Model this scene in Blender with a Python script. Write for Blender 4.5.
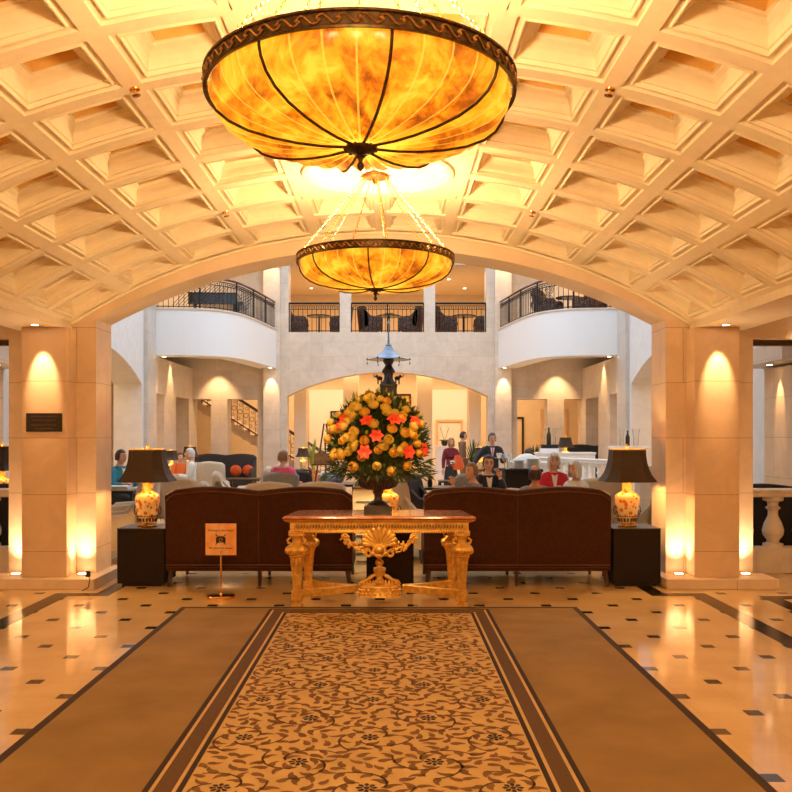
import bpy, bmesh, math, random
from mathutils import Vector, Matrix
random.seed(7)
PI = math.pi
S = bpy.context.scene
COL = S.collection
for o in list(bpy.data.objects): bpy.data.objects.remove(o)

# ---------------------------------------------------------------- camera
F = 860.0
CX, CZ = 0.11, 1.6
cam_data = bpy.data.cameras.new('camera')
cam_data.sensor_width = 36; cam_data.lens = 36 * F / 792
cam_data.shift_x = 5 / 792; cam_data.shift_y = 40 / 792
cam_data.clip_start = 0.05; cam_data.clip_end = 200
cam = bpy.data.objects.new('camera', cam_data); COL.objects.link(cam)
cam.location = (CX, 0, CZ); cam.rotation_euler = (PI / 2, 0, 0)
S.camera = cam
S.view_settings.view_transform = 'Standard'; S.view_settings.look = 'None'
S.view_settings.gamma = 1; S.view_settings.use_curve_mapping = False
S.view_settings.exposure = 0.5

def PX(px, Y): return (px - 391) * Y / F + CX          # world x of an image column at depth Y
def PZ(py, Y): return CZ - (py - 436) * Y / F

# ---------------------------------------------------------------- sky over the glass roofed lounge
W = bpy.data.worlds.new('sky'); S.world = W; W.use_nodes = True
bg = W.node_tree.nodes['Background']
bg.inputs[0].default_value = (0.78, 0.87, 1.0, 1); bg.inputs[1].default_value = 1.75

WARM = (1.0, 0.63, 0.31); AMBER = (1.0, 0.50, 0.15); SOFT = (1.0, 0.70, 0.42)
def lamp(kind, name, loc, power, color=WARM, size=0.05, aim=None, spot=60, blend=0.6, sy=None):
    d = bpy.data.lights.new(name, kind); d.energy = power; d.color = color
    if kind == 'AREA':
        d.size = size
        if sy: d.shape = 'RECTANGLE'; d.size_y = sy
    else: d.shadow_soft_size = size
    if kind == 'SPOT': d.spot_size = math.radians(spot); d.spot_blend = blend
    o = bpy.data.objects.new(name, d); COL.objects.link(o); o.location = loc
    if aim: o.rotation_euler = (Vector(aim) - Vector(loc)).to_track_quat('-Z', 'Y').to_euler()
    return o
# large area lights; the first is an unseen fill added behind the camera
lamp('AREA', 'rear_fill_light', (0, -3.0, 3.3), 42, WARM, 3.0, (0, 3.0, 0.5), sy=1.5)
for sx in (-1, 1):
    lamp('AREA', 'aisle_ceiling_light', (sx * 5.0, 4.0, 2.9), 30, WARM, 0.8, (sx * 5.0, 4.0, 0), sy=5)
    lamp('AREA', 'corridor_ceiling_light', (sx * 7.5, 18, 3.6), 85, WARM, 1.5, (sx * 7.5, 18, 0), sy=10)
    lamp('AREA', 'upper_side_ceiling_light', (sx * 6.4, 24.6, 7.2), 70, WARM, 1.5, (sx * 6.0, 25, 4.8), sy=2.5)
lamp('AREA', 'far_corridor_ceiling_light', (0, 29.6, 4.0), 260, WARM, 11, (0, 29.6, 0), sy=2.5)
lamp('AREA', 'upper_corridor_ceiling_light', (0, 29.5, 6.9), 170, WARM, 10, (0, 29.5, 0), sy=3)

# ---------------------------------------------------------------- geometry helpers
class MB:
    def __init__(s): s.v = []; s.f = []; s.mi = []; s.sm = []; s.M = Matrix(); s.mat = 0
    def add(s, vs, fs, smooth=False):
        b = len(s.v); M = s.M
        s.v += [tuple(M @ Vector(p)) for p in vs]
        for f in fs: s.f.append([b + i for i in f]); s.mi.append(s.mat); s.sm.append(smooth)
        return s
    def box(s, x0, x1, y0, y1, z0, z1):
        return s.add([(x0,y0,z0),(x1,y0,z0),(x1,y1,z0),(x0,y1,z0),(x0,y0,z1),(x1,y0,z1),(x1,y1,z1),(x0,y1,z1)],
                     [(0,3,2,1),(4,5,6,7),(0,1,5,4),(1,2,6,5),(2,3,7,6),(3,0,4,7)])
    def taper(s, c, a, z0, b, z1, c1=None):               # frustum: half sizes a at z0, b at z1
        c1 = c1 or c
        vs = [(c[0]+sx*a[0], c[1]+sy*a[1], z0) for sx, sy in ((-1,-1),(1,-1),(1,1),(-1,1))]
        vs += [(c1[0]+sx*b[0], c1[1]+sy*b[1], z1) for sx, sy in ((-1,-1),(1,-1),(1,1),(-1,1))]
        return s.add(vs, [(0,3,2,1),(4,5,6,7),(0,1,5,4),(1,2,6,5),(2,3,7,6),(3,0,4,7)])
    def rings(s, rs, cap=True, closed=True, smooth=True, loop=False):
        n = len(rs[0]); fs = []; m = len(rs)
        for i in range(m if loop else m - 1):
            j2 = (i + 1) % m
            for j in range(n if closed else n - 1):
                k = (j + 1) % n
                fs.append((i*n+j, i*n+k, j2*n+k, j2*n+j))
        if cap and not loop:
            fs.append(tuple(range(n))[::-1]); fs.append(tuple((m-1)*n + j for j in range(n)))
        return s.add([p for r in rs for p in r], fs, smooth)
    def lathe(s, prof, c=(0,0,0), n=24, sq=None, smooth=True, cap=True):
        rs = []
        for r, z in prof:
            rs.append([(c[0]+r*math.cos(2*PI*j/n), c[1]+r*math.sin(2*PI*j/n), c[2]+z) for j in range(n)])
        return s.rings(rs, cap, True, smooth)
    def sqlathe(s, prof, c=(0,0,0), cut=0.0, smooth=False): # square (cut corner) sections (hx, hy, z)
        rs = []
        for hx, hy, z in prof:
            kx, ky = hx*cut, hy*cut
            if cut: pts = [(-hx+kx,-hy),(hx-kx,-hy),(hx,-hy+ky),(hx,hy-ky),(hx-kx,hy),(-hx+kx,hy),(-hx,hy-ky),(-hx,-hy+ky)]
            else: pts = [(-hx,-hy),(hx,-hy),(hx,hy),(-hx,hy)]
            rs.append([(c[0]+a, c[1]+b, c[2]+z) for a, b in pts])
        return s.rings(rs, True, True, smooth)
    def tube(s, pts, r, n=8, smooth=True, cap=True, flat=1.0):
        pts = [Vector(p) for p in pts]; m = len(pts)
        rr = r if isinstance(r, (list, tuple)) else [r]*m
        rs = []; up = None
        for i, p in enumerate(pts):
            d = (pts[min(i+1, m-1)] - pts[max(i-1, 0)])
            if d.length < 1e-9: d = Vector((0,0,1))
            d.normalize()
            if up is None: up = Vector((0,0,1)) if abs(d.z) < 0.9 else Vector((0,1,0))
            x = d.cross(up)
            if x.length < 1e-6: x = d.cross(Vector((1,0.01,0)))
            x.normalize(); y = x.cross(d).normalized(); up = y
            rs.append([tuple(p + x*(rr[i]*math.cos(2*PI*j/n)) + y*(rr[i]*flat*math.sin(2*PI*j/n))) for j in range(n)])
        return s.rings(rs, cap, True, smooth)
    def torus(s, c, R, r, n=32, k=8, axis='z', ry=None, arc=1.0):
        ry = ry or R; rs = []
        for i in range(n):
            a = 2*PI*i/n; ca, sa = math.cos(a), math.sin(a); ring = []
            for j in range(k):
                b = 2*PI*j/k; q = (R + r*math.cos(b)); q2 = (ry + r*math.cos(b)); z = r*math.sin(b)
                p = (q*ca, q2*sa, z)
                if axis == 'y': p = (q*ca, z, q2*sa)
                if axis == 'x': p = (z, q*ca, q2*sa)
                ring.append((c[0]+p[0], c[1]+p[1], c[2]+p[2]))
            rs.append(ring)
        return s.rings(rs, False, True, True, loop=True)
    def ball(s, c, r, n=12, m=8):
        if not isinstance(r, (tuple, list)): r = (r, r, r)
        rs = []
        for i in range(m+1):
            t = PI*(i+0.02*(i == 0)-0.02*(i == m))/m
            rs.append([(c[0]+r[0]*math.sin(t)*math.cos(2*PI*j/n), c[1]+r[1]*math.sin(t)*math.sin(2*PI*j/n), c[2]-r[2]*math.cos(t)) for j in range(n)])
        return s.rings(rs, True, True, True)
    def prism(s, poly, a0, a1, axis='y', smooth=False):   # poly in the other two axes (x,z) / (x,y) / (y,z)
        def P(p, a): return (p[0], a, p[1]) if axis == 'y' else ((p[0], p[1], a) if axis == 'z' else (a, p[0], p[1]))
        n = len(poly)
        vs = [P(p, a0) for p in poly] + [P(p, a1) for p in poly]
        fs = [tuple(range(n))[::-1], tuple(range(n, 2*n))]
        b = len(s.v); s.add(vs, fs)
        M = s.M
        for j in range(n):
            k = (j+1) % n; s.f.append([b+j, b+k, b+n+k, b+n+j]); s.mi.append(s.mat); s.sm.append(smooth)
        return s
    def build(s, name, mats, parent=None, bevel=0, kind=None, sharp=40, subsurf=0):
        me = bpy.data.meshes.new(name); me.from_pydata(s.v, [], s.f)
        mats = mats if isinstance(mats, (list, tuple)) else [mats]
        for m in mats: me.materials.append(m)
        me.polygons.foreach_set('material_index', s.mi)
        me.polygons.foreach_set('use_smooth', s.sm)
        me.validate(); me.update()
        bm = bmesh.new(); bm.from_mesh(me)
        bmesh.ops.recalc_face_normals(bm, faces=bm.faces); bm.to_mesh(me); bm.free()
        if any(s.sm): me.set_sharp_from_angle(angle=math.radians(sharp))
        o = bpy.data.objects.new(name, me); COL.objects.link(o)
        if parent: o.parent = parent
        if kind: o['kind'] = kind
        if bevel:
            b = o.modifiers.new('bevel', 'BEVEL'); b.width = bevel; b.segments = 2; b.limit_method = 'ANGLE'; b.angle_limit = math.radians(40)
        if subsurf:
            b = o.modifiers.new('subdivision', 'SUBSURF'); b.levels = subsurf; b.render_levels = subsurf
        return o
def thing(name, label, cat, loc=(0,0,0), rz=0, group=None):
    o = bpy.data.objects.new(name, None); COL.objects.link(o); o.empty_display_size = 0.1
    o.location = loc; o.rotation_euler = (0, 0, rz); o['label'] = label; o['category'] = cat
    if group: o['group'] = group
    return o
def tag(o, label, cat, group=None):
    o['label'] = label; o['category'] = cat
    if group: o['group'] = group
    return o
def copy_tree(o, parent=None):
    c = o.copy(); COL.objects.link(c); c.parent = parent
    for ch in list(o.children): copy_tree(ch, c)
    return c
def dup(o, label, loc, rz=0, group=None, scale=None):
    c = copy_tree(o); c['label'] = label; c.location = loc; c.rotation_euler = (0, 0, rz)
    if group: c['group'] = group
    if scale: c.scale = scale
    return c
def T(x, y, z, rz=0, rx=0, ry=0, s=1):
    return Matrix.Translation((x, y, z)) @ Matrix.Rotation(rz, 4, 'Z') @ Matrix.Rotation(ry, 4, 'Y') @ Matrix.Rotation(rx, 4, 'X') @ Matrix.Scale(s, 4)

# ---------------------------------------------------------------- materials
def nt(name):
    m = bpy.data.materials.new(name); m.use_nodes = True
    return m, m.node_tree, m.node_tree.nodes['Principled BSDF']
def setb(b, rough=0.5, metal=0, spec=0.5, sheen=0, coat=0):
    b.inputs['Roughness'].default_value = rough; b.inputs['Metallic'].default_value = metal
    b.inputs['Specular IOR Level'].default_value = spec
    b.inputs['Sheen Weight'].default_value = sheen; b.inputs['Coat Weight'].default_value = coat
def mat(name, col, col2=None, scale=8, rough=0.5, metal=0, spec=0.5, sheen=0, coat=0, bump=0, detail=4, emit=None, estr=0, contrast=(0.35, 0.65), bscale=None, pos=False):
    m, t, b = nt(name); N = t.nodes; L = t.links; setb(b, rough, metal, spec, sheen, coat)
    b.inputs['Base Color'].default_value = (*col, 1)
    if col2 or bump:
        tc = N.new('ShaderNodeTexCoord'); src = tc.outputs['Object']
        if pos: src = N.new('ShaderNodeNewGeometry').outputs['Position']
        nz = N.new('ShaderNodeTexNoise'); nz.inputs['Scale'].default_value = scale; nz.inputs['Detail'].default_value = detail
        L.new(src, nz.inputs['Vector'])
        if col2:
            r = N.new('ShaderNodeValToRGB'); r.color_ramp.elements[0].position = contrast[0]; r.color_ramp.elements[1].position = contrast[1]
            r.color_ramp.elements[0].color = (*col, 1); r.color_ramp.elements[1].color = (*col2, 1)
            L.new(nz.outputs['Fac'], r.inputs['Fac']); L.new(r.outputs['Color'], b.inputs['Base Color'])
        if bump:
            n2 = nz
            if bscale:
                n2 = N.new('ShaderNodeTexNoise'); n2.inputs['Scale'].default_value = bscale; L.new(src, n2.inputs['Vector'])
            bp = N.new('ShaderNodeBump'); bp.inputs['Strength'].default_value = bump; bp.inputs['Distance'].default_value = 0.01
            L.new(n2.outputs['Fac'], bp.inputs['Height']); L.new(bp.outputs['Normal'], b.inputs['Normal'])
    if emit:
        b.inputs['Emission Color'].default_value = (*emit, 1); b.inputs['Emission Strength'].default_value = estr
    return m
def stone(name, c1, c2, mortar, bw=0.95, bh=0.62, rough=0.35, off=0.5, zoff=0.0):
    m, t, b = nt(name); N = t.nodes; L = t.links; setb(b, rough)
    g = N.new('ShaderNodeNewGeometry'); sp = N.new('ShaderNodeSeparateXYZ'); L.new(g.outputs['Position'], sp.inputs[0])
    a = N.new('ShaderNodeMath'); a.operation = 'ADD'; L.new(sp.outputs[0], a.inputs[0]); L.new(sp.outputs[1], a.inputs[1])
    z = N.new('ShaderNodeMath'); z.operation = 'ADD'; L.new(sp.outputs[2], z.inputs[0]); z.inputs[1].default_value = zoff
    c = N.new('ShaderNodeCombineXYZ'); L.new(a.outputs[0], c.inputs[0]); L.new(z.outputs[0], c.inputs[1])
    br = N.new('ShaderNodeTexBrick'); L.new(c.outputs[0], br.inputs['Vector'])
    br.inputs['Scale'].default_value = 1; br.inputs['Brick Width'].default_value = bw; br.inputs['Row Height'].default_value = bh
    br.inputs['Mortar Size'].default_value = 0.004; br.inputs['Mortar Smooth'].default_value = 0.3; br.offset = off; br.inputs['Bias'].default_value = 0
    br.inputs['Color1'].default_value = (*c1, 1); br.inputs['Color2'].default_value = (*c2, 1); br.inputs['Mortar'].default_value = (*mortar, 1)
    nz = N.new('ShaderNodeTexNoise'); nz.inputs['Scale'].default_value = 2.2; nz.inputs['Detail'].default_value = 8; nz.inputs['Roughness'].default_value = 0.65; nz.inputs['Distortion'].default_value = 1.2
    L.new(g.outputs['Position'], nz.inputs['Vector'])
    r = N.new('ShaderNodeValToRGB'); r.color_ramp.elements[0].position = 0.3; r.color_ramp.elements[1].position = 0.72
    r.color_ramp.elements[0].color = (0.86, 0.84, 0.8, 1); r.color_ramp.elements[1].color = (1.06, 1.05, 1.04, 1)
    L.new(nz.outputs['Fac'], r.inputs['Fac'])
    mx = N.new('ShaderNodeMix'); mx.data_type = 'RGBA'; mx.blend_type = 'MULTIPLY'; mx.inputs[0].default_value = 1
    L.new(br.outputs['Color'], mx.inputs[6]); L.new(r.outputs['Color'], mx.inputs[7]); L.new(mx.outputs[2], b.inputs['Base Color'])
    return m
M = {}
M['pier'] = stone('honed_limestone', (0.78,0.60,0.43), (0.75,0.57,0.41), (0.42,0.31,0.2), 1.1, 0.60, 0.4, zoff=0.22)
M['pier_plain'] = mat('smooth_limestone', (0.70,0.54,0.38), (0.78,0.61,0.45), 2.2, 0.4, detail=8, pos=True)
M['pilaster'] = stone('pilaster_limestone', (0.76,0.55,0.37), (0.73,0.53,0.35), (0.40,0.28,0.17), 1.3, 0.60, 0.4, zoff=0.22)
M['hall'] = stone('pale_travertine', (0.78,0.68,0.58), (0.72,0.62,0.52), (0.60,0.50,0.40), 0.7, 0.45, 0.45)
M['greymarble'] = stone('grey_beige_marble', (0.64,0.60,0.55), (0.58,0.54,0.49), (0.48,0.44,0.4), 0.8, 0.6, 0.3)
M['palewall'] = mat('pale_wall_plaster', (0.78,0.77,0.76), (0.72,0.71,0.70), 5, 0.7, pos=True)
M['white'] = mat('white_paint', (0.86,0.87,0.88), rough=0.55)
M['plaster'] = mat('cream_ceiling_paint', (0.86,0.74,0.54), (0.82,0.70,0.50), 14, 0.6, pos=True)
M['glow_panel'] = mat('coffer_panel_painted_glow', (0.82,0.52,0.17), (0.76,0.46,0.14), 9, 0.45, pos=True)  # warm bounce light from the chandeliers put into the panel colour
M['warmwall'] = mat('warm_plaster', (0.82,0.68,0.50), (0.78,0.64,0.46), 3, 0.6, pos=True)
M['dark'] = mat('near_black_wood', (0.016,0.010,0.006), (0.026,0.016,0.010), 20, 0.35, spec=0.35)
M['ebony'] = mat('dark_brown_leather', (0.014,0.008,0.004), (0.022,0.012,0.007), 40, 0.75, spec=0.25, bump=0.2)
M['iron'] = mat('black_wrought_iron', (0.018,0.016,0.016), (0.03,0.026,0.024), 30, 0.45, 0.6)
M['black_gloss'] = mat('black_lacquer', (0.008,0.008,0.009), rough=0.08, coat=0.6)
M['mahogany'] = mat('red_mahogany', (0.16,0.02,0.015), (0.10,0.015,0.01), 20, 0.25, coat=0.4)
M['velvet'] = mat('brown_velvet', (0.066,0.019,0.0055), (0.045,0.013,0.004), 26, 0.85, sheen=0.04, spec=0.25, bump=0.25, bscale=220)
M['velvet_trim'] = mat('copper_brown_piping', (0.13,0.042,0.013), (0.10,0.032,0.01), 60, 0.6)
M['darkleg'] = mat('dark_walnut_leg', (0.045,0.018,0.010), (0.07,0.028,0.014), 30, 0.3)
M['cream'] = mat('cream_upholstery', (0.62,0.50,0.36), (0.56,0.45,0.32), 30, 0.8, sheen=0.1)
M['grey_uph'] = mat('grey_green_upholstery', (0.30,0.27,0.22), (0.25,0.22,0.18), 30, 0.8)
M['black_uph'] = mat('black_upholstery', (0.022,0.014,0.012), rough=0.7)
M['pattern_uph'] = mat('dark_patterned_upholstery', (0.03,0.014,0.01), (0.16,0.07,0.04), 26, 0.7, detail=2, contrast=(0.48,0.56))
M['gold'] = mat('aged_gilt', (0.90,0.56,0.13), (0.62,0.33,0.06), 22, 0.38, 0.55, bump=0.25, bscale=60, contrast=(0.3,0.7))
M['gold_dark'] = mat('dark_gilt', (0.50,0.26,0.06), (0.20,0.09,0.02), 40, 0.5, 0.35)
M['red_marble'] = mat('brown_red_marble', (0.40,0.13,0.06), (0.58,0.27,0.14), 12, 0.15, detail=8, coat=0.3)
M['brass'] = mat('polished_brass', (0.85,0.52,0.18), rough=0.18, metal=1)
M['bronze'] = mat('dark_bronze', (0.05,0.028,0.012), (0.12,0.065,0.025), 40, 0.38, 0.75)
M['bronze_hi'] = mat('rubbed_bronze', (0.50,0.28,0.09), (0.30,0.15,0.05), 40, 0.3, 0.9)
M['blackstone'] = mat('black_bronze_stone', (0.016,0.013,0.010), (0.05,0.032,0.018), 18, 0.35, coat=0.2)
M['bluetin'] = mat('blue_grey_metal', (0.16,0.25,0.38), (0.25,0.34,0.46), 12, 0.32, 0.35)
M['shade'] = mat('dark_brown_silk_shade', (0.045,0.026,0.013), (0.055,0.032,0.017), 60, 0.7)
M['shade_in'] = mat('gold_shade_lining', (0.85,0.55,0.12), rough=0.5)
M['leafg'] = mat('green_leaves', (0.018,0.045,0.008), (0.06,0.11,0.02), 30, 0.5)
M['leafy'] = mat('yellow_green_buds', (0.42,0.46,0.06), (0.28,0.33,0.05), 30, 0.5)
M['rose_y'] = mat('yellow_rose_petals', (0.98,0.72,0.10), (0.98,0.80,0.22), 25, 0.6)
M['rose_o'] = mat('orange_rose_petals', (0.96,0.56,0.05), (0.98,0.66,0.12), 25, 0.6)
M['red_petal'] = mat('red_petals', (0.85,0.045,0.02), (0.95,0.10,0.03), 25, 0.5)
M['white_petal'] = mat('white_petals', (0.85,0.84,0.80), rough=0.6)
M['terracotta'] = mat('terracotta', (0.50,0.22,0.09), (0.42,0.18,0.07), 12, 0.7)
M['orange_cloth'] = mat('orange_cloth', (0.85,0.13,0.02), (0.7,0.10,0.02), 20, 0.8)
M['china'] = mat('white_china', (0.86,0.85,0.82), rough=0.2)
M['steel'] = mat('polished_steel', (0.7,0.7,0.7), rough=0.15, metal=1)
M['paper'] = mat('white_paper', (0.82,0.80,0.76), (0.74,0.72,0.68), 30, 0.8)
M['print'] = mat('grey_print', (0.15,0.15,0.16), rough=0.8)
M['bluecer'] = mat('blue_glass_ceramic', (0.25,0.38,0.58), rough=0.15)
M['bottle'] = mat('dark_green_bottle', (0.012,0.02,0.008), rough=0.08, coat=0.5)
M['skin'] = mat('skin', (0.72,0.42,0.28), (0.66,0.36,0.24), 12, 0.5)
M['skin_tan'] = mat('tanned_skin', (0.58,0.27,0.14), (0.52,0.23,0.12), 12, 0.5)
M['lip'] = mat('lips', (0.50,0.14,0.11), rough=0.4)
M['eye'] = mat('dark_eye', (0.02,0.015,0.012), rough=0.2)
M['hair_w'] = mat('white_hair', (0.80,0.78,0.72), (0.62,0.60,0.56), 60, 0.6)
M['hair_d'] = mat('dark_hair', (0.035,0.018,0.012), (0.06,0.03,0.02), 60, 0.5)
M['hair_b'] = mat('light_brown_hair', (0.32,0.17,0.07), (0.22,0.11,0.05), 60, 0.5)
M['hair_r'] = mat('reddish_blond_hair', (0.50,0.25,0.10), (0.36,0.16,0.06), 60, 0.5)
M['c_red'] = mat('red_wool', (0.70,0.03,0.04), (0.6,0.02,0.03), 30, 0.8)
M['c_wine'] = mat('wine_red_wool', (0.20,0.02,0.03), rough=0.8)
M['c_black'] = mat('black_cloth', (0.015,0.014,0.016), rough=0.7)
M['c_navy'] = mat('dark_navy_cloth', (0.02,0.024,0.035), rough=0.6)
M['c_white'] = mat('white_cloth', (0.80,0.78,0.74), rough=0.8)
M['c_blue'] = mat('turquoise_knit', (0.05,0.33,0.50), rough=0.8)
M['c_pink'] = mat('pink_cloth', (0.85,0.12,0.30), rough=0.8)
M['c_grey'] = mat('grey_cloth', (0.25,0.24,0.25), rough=0.8)
M['c_orange'] = mat('orange_knit', (0.80,0.17,0.03), rough=0.8)
M['c_brown'] = mat('brown_coat', (0.20,0.11,0.055), rough=0.8)
M['downlight'] = mat('downlight_lens', (1,0.9,0.7), emit=(1,0.78,0.5), estr=14)
M['uplight'] = mat('uplight_lens', (1,0.9,0.7), emit=(1,0.75,0.42), estr=16)
def glass(name, tint, ior=1.45):
    m, t, b = nt(name); setb(b, 0.02); b.inputs['Base Color'].default_value = (*tint, 1)
    b.inputs['Transmission Weight'].default_value = 1; b.inputs['IOR'].default_value = ior
    return m
M['glass'] = glass('clear_glass', (0.95,0.97,0.97), 1.25)

# polished floor with small dark inlaid squares
def floor_mat():
    m, t, b = nt('polished_cream_marble'); N = t.nodes; L = t.links; setb(b, 0.085, spec=0.6)
    g = N.new('ShaderNodeNewGeometry'); sp = N.new('ShaderNodeSeparateXYZ'); L.new(g.outputs['Position'], sp.inputs[0])
    def mt(op, a, bb=None):
        n = N.new('ShaderNodeMath'); n.operation = op
        for i, x in enumerate((a, bb)):
            if x is None: continue
            if isinstance(x, (int, float)): n.inputs[i].default_value = x
            else: L.new(x, n.inputs[i])
        return n.outputs[0]
    a = mt('DIVIDE', sp.outputs[0], 0.315); c = mt('DIVIDE', mt('SUBTRACT', sp.outputs[1], 5.60), 0.315)
    p = mt('DIVIDE', mt('SUBTRACT', mt('ADD', a, c), 1), 2); q = mt('DIVIDE', mt('SUBTRACT', mt('SUBTRACT', a, c), 1), 2)
    pr = mt('SUBTRACT', p, mt('ROUND', p)); qr = mt('SUBTRACT', q, mt('ROUND', q))
    da = mt('ABSOLUTE', mt('ADD', pr, qr)); db = mt('ABSOLUTE', mt('SUBTRACT', pr, qr))
    dot = mt('LESS_THAN', mt('MAXIMUM', da, db), 0.152)
    # hairline joints of the tiles
    fa = mt('ABSOLUTE', mt('SUBTRACT', mt('FRACT', mt('ADD', a, 0.5)), 0.5)); fb = mt('ABSOLUTE', mt('SUBTRACT', mt('FRACT', mt('ADD', c, 0.5)), 0.5))
    jn = mt('LESS_THAN', mt('MINIMUM', fa, fb), 0.006)
    nz = N.new('ShaderNodeTexNoise'); nz.inputs['Scale'].default_value = 2.5; nz.inputs['Detail'].default_value = 6; L.new(g.outputs['Position'], nz.inputs['Vector'])
    r = N.new('ShaderNodeValToRGB'); r.color_ramp.elements[0].color = (0.66,0.44,0.21,1); r.color_ramp.elements[1].color = (0.76,0.54,0.28,1)
    r.color_ramp.elements[0].position = 0.3; r.color_ramp.elements[1].position = 0.7; L.new(nz.outputs['Fac'], r.inputs['Fac'])
    m1 = N.new('ShaderNodeMix'); m1.data_type = 'RGBA'; L.new(mt('MULTIPLY', jn, 0.25), m1.inputs[0]); L.new(r.outputs[0], m1.inputs[6]); m1.inputs[7].default_value = (0.35,0.22,0.1,1)
    m2 = N.new('ShaderNodeMix'); m2.data_type = 'RGBA'; L.new(dot, m2.inputs[0]); L.new(m1.outputs[2], m2.inputs[6]); m2.inputs[7].default_value = (0.045,0.025,0.014,1)
    L.new(m2.outputs[2], b.inputs['Base Color'])
    return m
M['floor'] = floor_mat()
M['band'] = mat('dark_brown_marble_inlay', (0.022,0.013,0.008), (0.045,0.027,0.015), 10, 0.16, pos=True)
M['carpet'] = mat('golden_brown_carpet', (0.34,0.205,0.065), (0.25,0.145,0.042), 2.6, 0.95, bump=0.4, bscale=300, pos=True, detail=9, contrast=(0.3,0.7))
M['carpet_edge'] = mat('dark_brown_carpet_binding', (0.045,0.022,0.012), rough=0.95)
M['runner'] = mat('gold_runner_pile', (0.66,0.44,0.17), (0.58,0.38,0.14), 5, 0.95, bump=0.4, bscale=300, pos=True)
M['run_brown'] = mat('brown_runner_pile', (0.095,0.048,0.015), (0.125,0.062,0.02), 60, 0.95, pos=True)
M['run_mid'] = mat('tan_brown_runner_pile', (0.17,0.078,0.022), (0.24,0.115,0.036), 10, 0.95, pos=True)
M['run_dark'] = mat('black_brown_runner_pile', (0.035,0.016,0.009), rough=0.95)

def alabaster():
    m, t, b = nt('glowing_amber_alabaster'); N = t.nodes; L = t.links; setb(b, 0.3)
    tc = N.new('ShaderNodeTexCoord'); sp = N.new('ShaderNodeSeparateXYZ'); L.new(tc.outputs['Object'], sp.inputs[0])
    def mt(op, x, y=None):
        n = N.new('ShaderNodeMath'); n.operation = op
        for i, q in enumerate((x, y)):
            if q is None: continue
            if isinstance(q, (int, float)): n.inputs[i].default_value = q
            else: L.new(q, n.inputs[i])
        return n.outputs[0]
    nz = N.new('ShaderNodeTexNoise'); nz.inputs['Scale'].default_value = 5.0; nz.inputs['Detail'].default_value = 9; nz.inputs['Roughness'].default_value = 0.68; nz.inputs['Distortion'].default_value = 0.5
    L.new(tc.outputs['Object'], nz.inputs['Vector'])
    r = N.new('ShaderNodeValToRGB'); e = r.color_ramp.elements
    e[0].position = 0.36; e[0].color = (0.22,0.030,0.001,1); e[1].position = 0.62; e[1].color = (0.95,0.55,0.035,1)
    k = e.new(0.43); k.color = (0.58,0.12,0.002,1); k = e.new(0.48); k.color = (0.85,0.25,0.005,1); k = e.new(0.55); k.color = (0.92,0.39,0.012,1)
    L.new(nz.outputs['Fac'], r.inputs['Fac'])
    ang = mt('MULTIPLY', mt('ARCTAN2', sp.outputs[1], sp.outputs[0]), 32/(2*math.pi))
    rad = mt('SQRT', mt('ADD', mt('MULTIPLY', sp.outputs[0], sp.outputs[0]), mt('MULTIPLY', sp.outputs[1], sp.outputs[1])))
    seam = mt('MULTIPLY', mt('ABSOLUTE', mt('SUBTRACT', mt('FRACT', mt('ADD', ang, 0.5)), 0.5)), rad)
    sm = mt('MULTIPLY', mt('LESS_THAN', seam, 0.022), 0.55)
    mx = N.new('ShaderNodeMix'); mx.data_type = 'RGBA'; L.new(sm, mx.inputs[0]); L.new(r.outputs[0], mx.inputs[6]); mx.inputs[7].default_value = (1.0,0.62,0.06,1)
    L.new(mx.outputs[2], b.inputs['Emission Color'])
    near = mt('MAXIMUM', 0, mt('SUBTRACT', 1, mt('DIVIDE', rad, 0.24)))      # the bulbs sit close behind the middle of the bowl
    L.new(mt('ADD', 0.88, mt('MULTIPLY', near, 0.9)), b.inputs['Emission Strength'])
    b.inputs['Base Color'].default_value = (0.30,0.15,0.04,1)
    return m
M['alabaster'] = alabaster()
def porcelain():
    m, t, b = nt('glowing_painted_porcelain'); N = t.nodes; L = t.links; setb(b, 0.15)
    tc = N.new('ShaderNodeTexCoord')
    nz = N.new('ShaderNodeTexVoronoi'); nz.inputs['Scale'].default_value = 17; L.new(tc.outputs['Object'], nz.inputs['Vector'])
    r = N.new('ShaderNodeValToRGB'); e = r.color_ramp.elements
    e[0].position = 0.30; e[0].color = (0.62,0.20,0.03,1); e[1].position = 0.40; e[1].color = (0.93,0.72,0.38,1)
    L.new(nz.outputs['Distance'], r.inputs['Fac']); L.new(r.outputs[0], b.inputs['Base Color'])
    return m
M['porcelain'] = porcelain()
# ================================================================ THE SETTING
def struct(mb, name, m, bevel=0, parent=None): return mb.build(name, m, parent, bevel=bevel, kind='structure')
def arc_pts(hw, zs, za, n=28, rev=False):               # segmental arch of half width hw, springing zs, apex za
    h = za - zs; R = (hw*hw + h*h) / (2*h); zc = za - R; a = math.asin(hw / R)
    return [(R*math.sin(-a + 2*a*i/n), zc + R*math.cos(-a + 2*a*i/n)) for i in range(n+1)]
struct(MB().box(-9.4, 9.4, -6, 33.2, -0.2, 0), 'floor', M['floor'])
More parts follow.
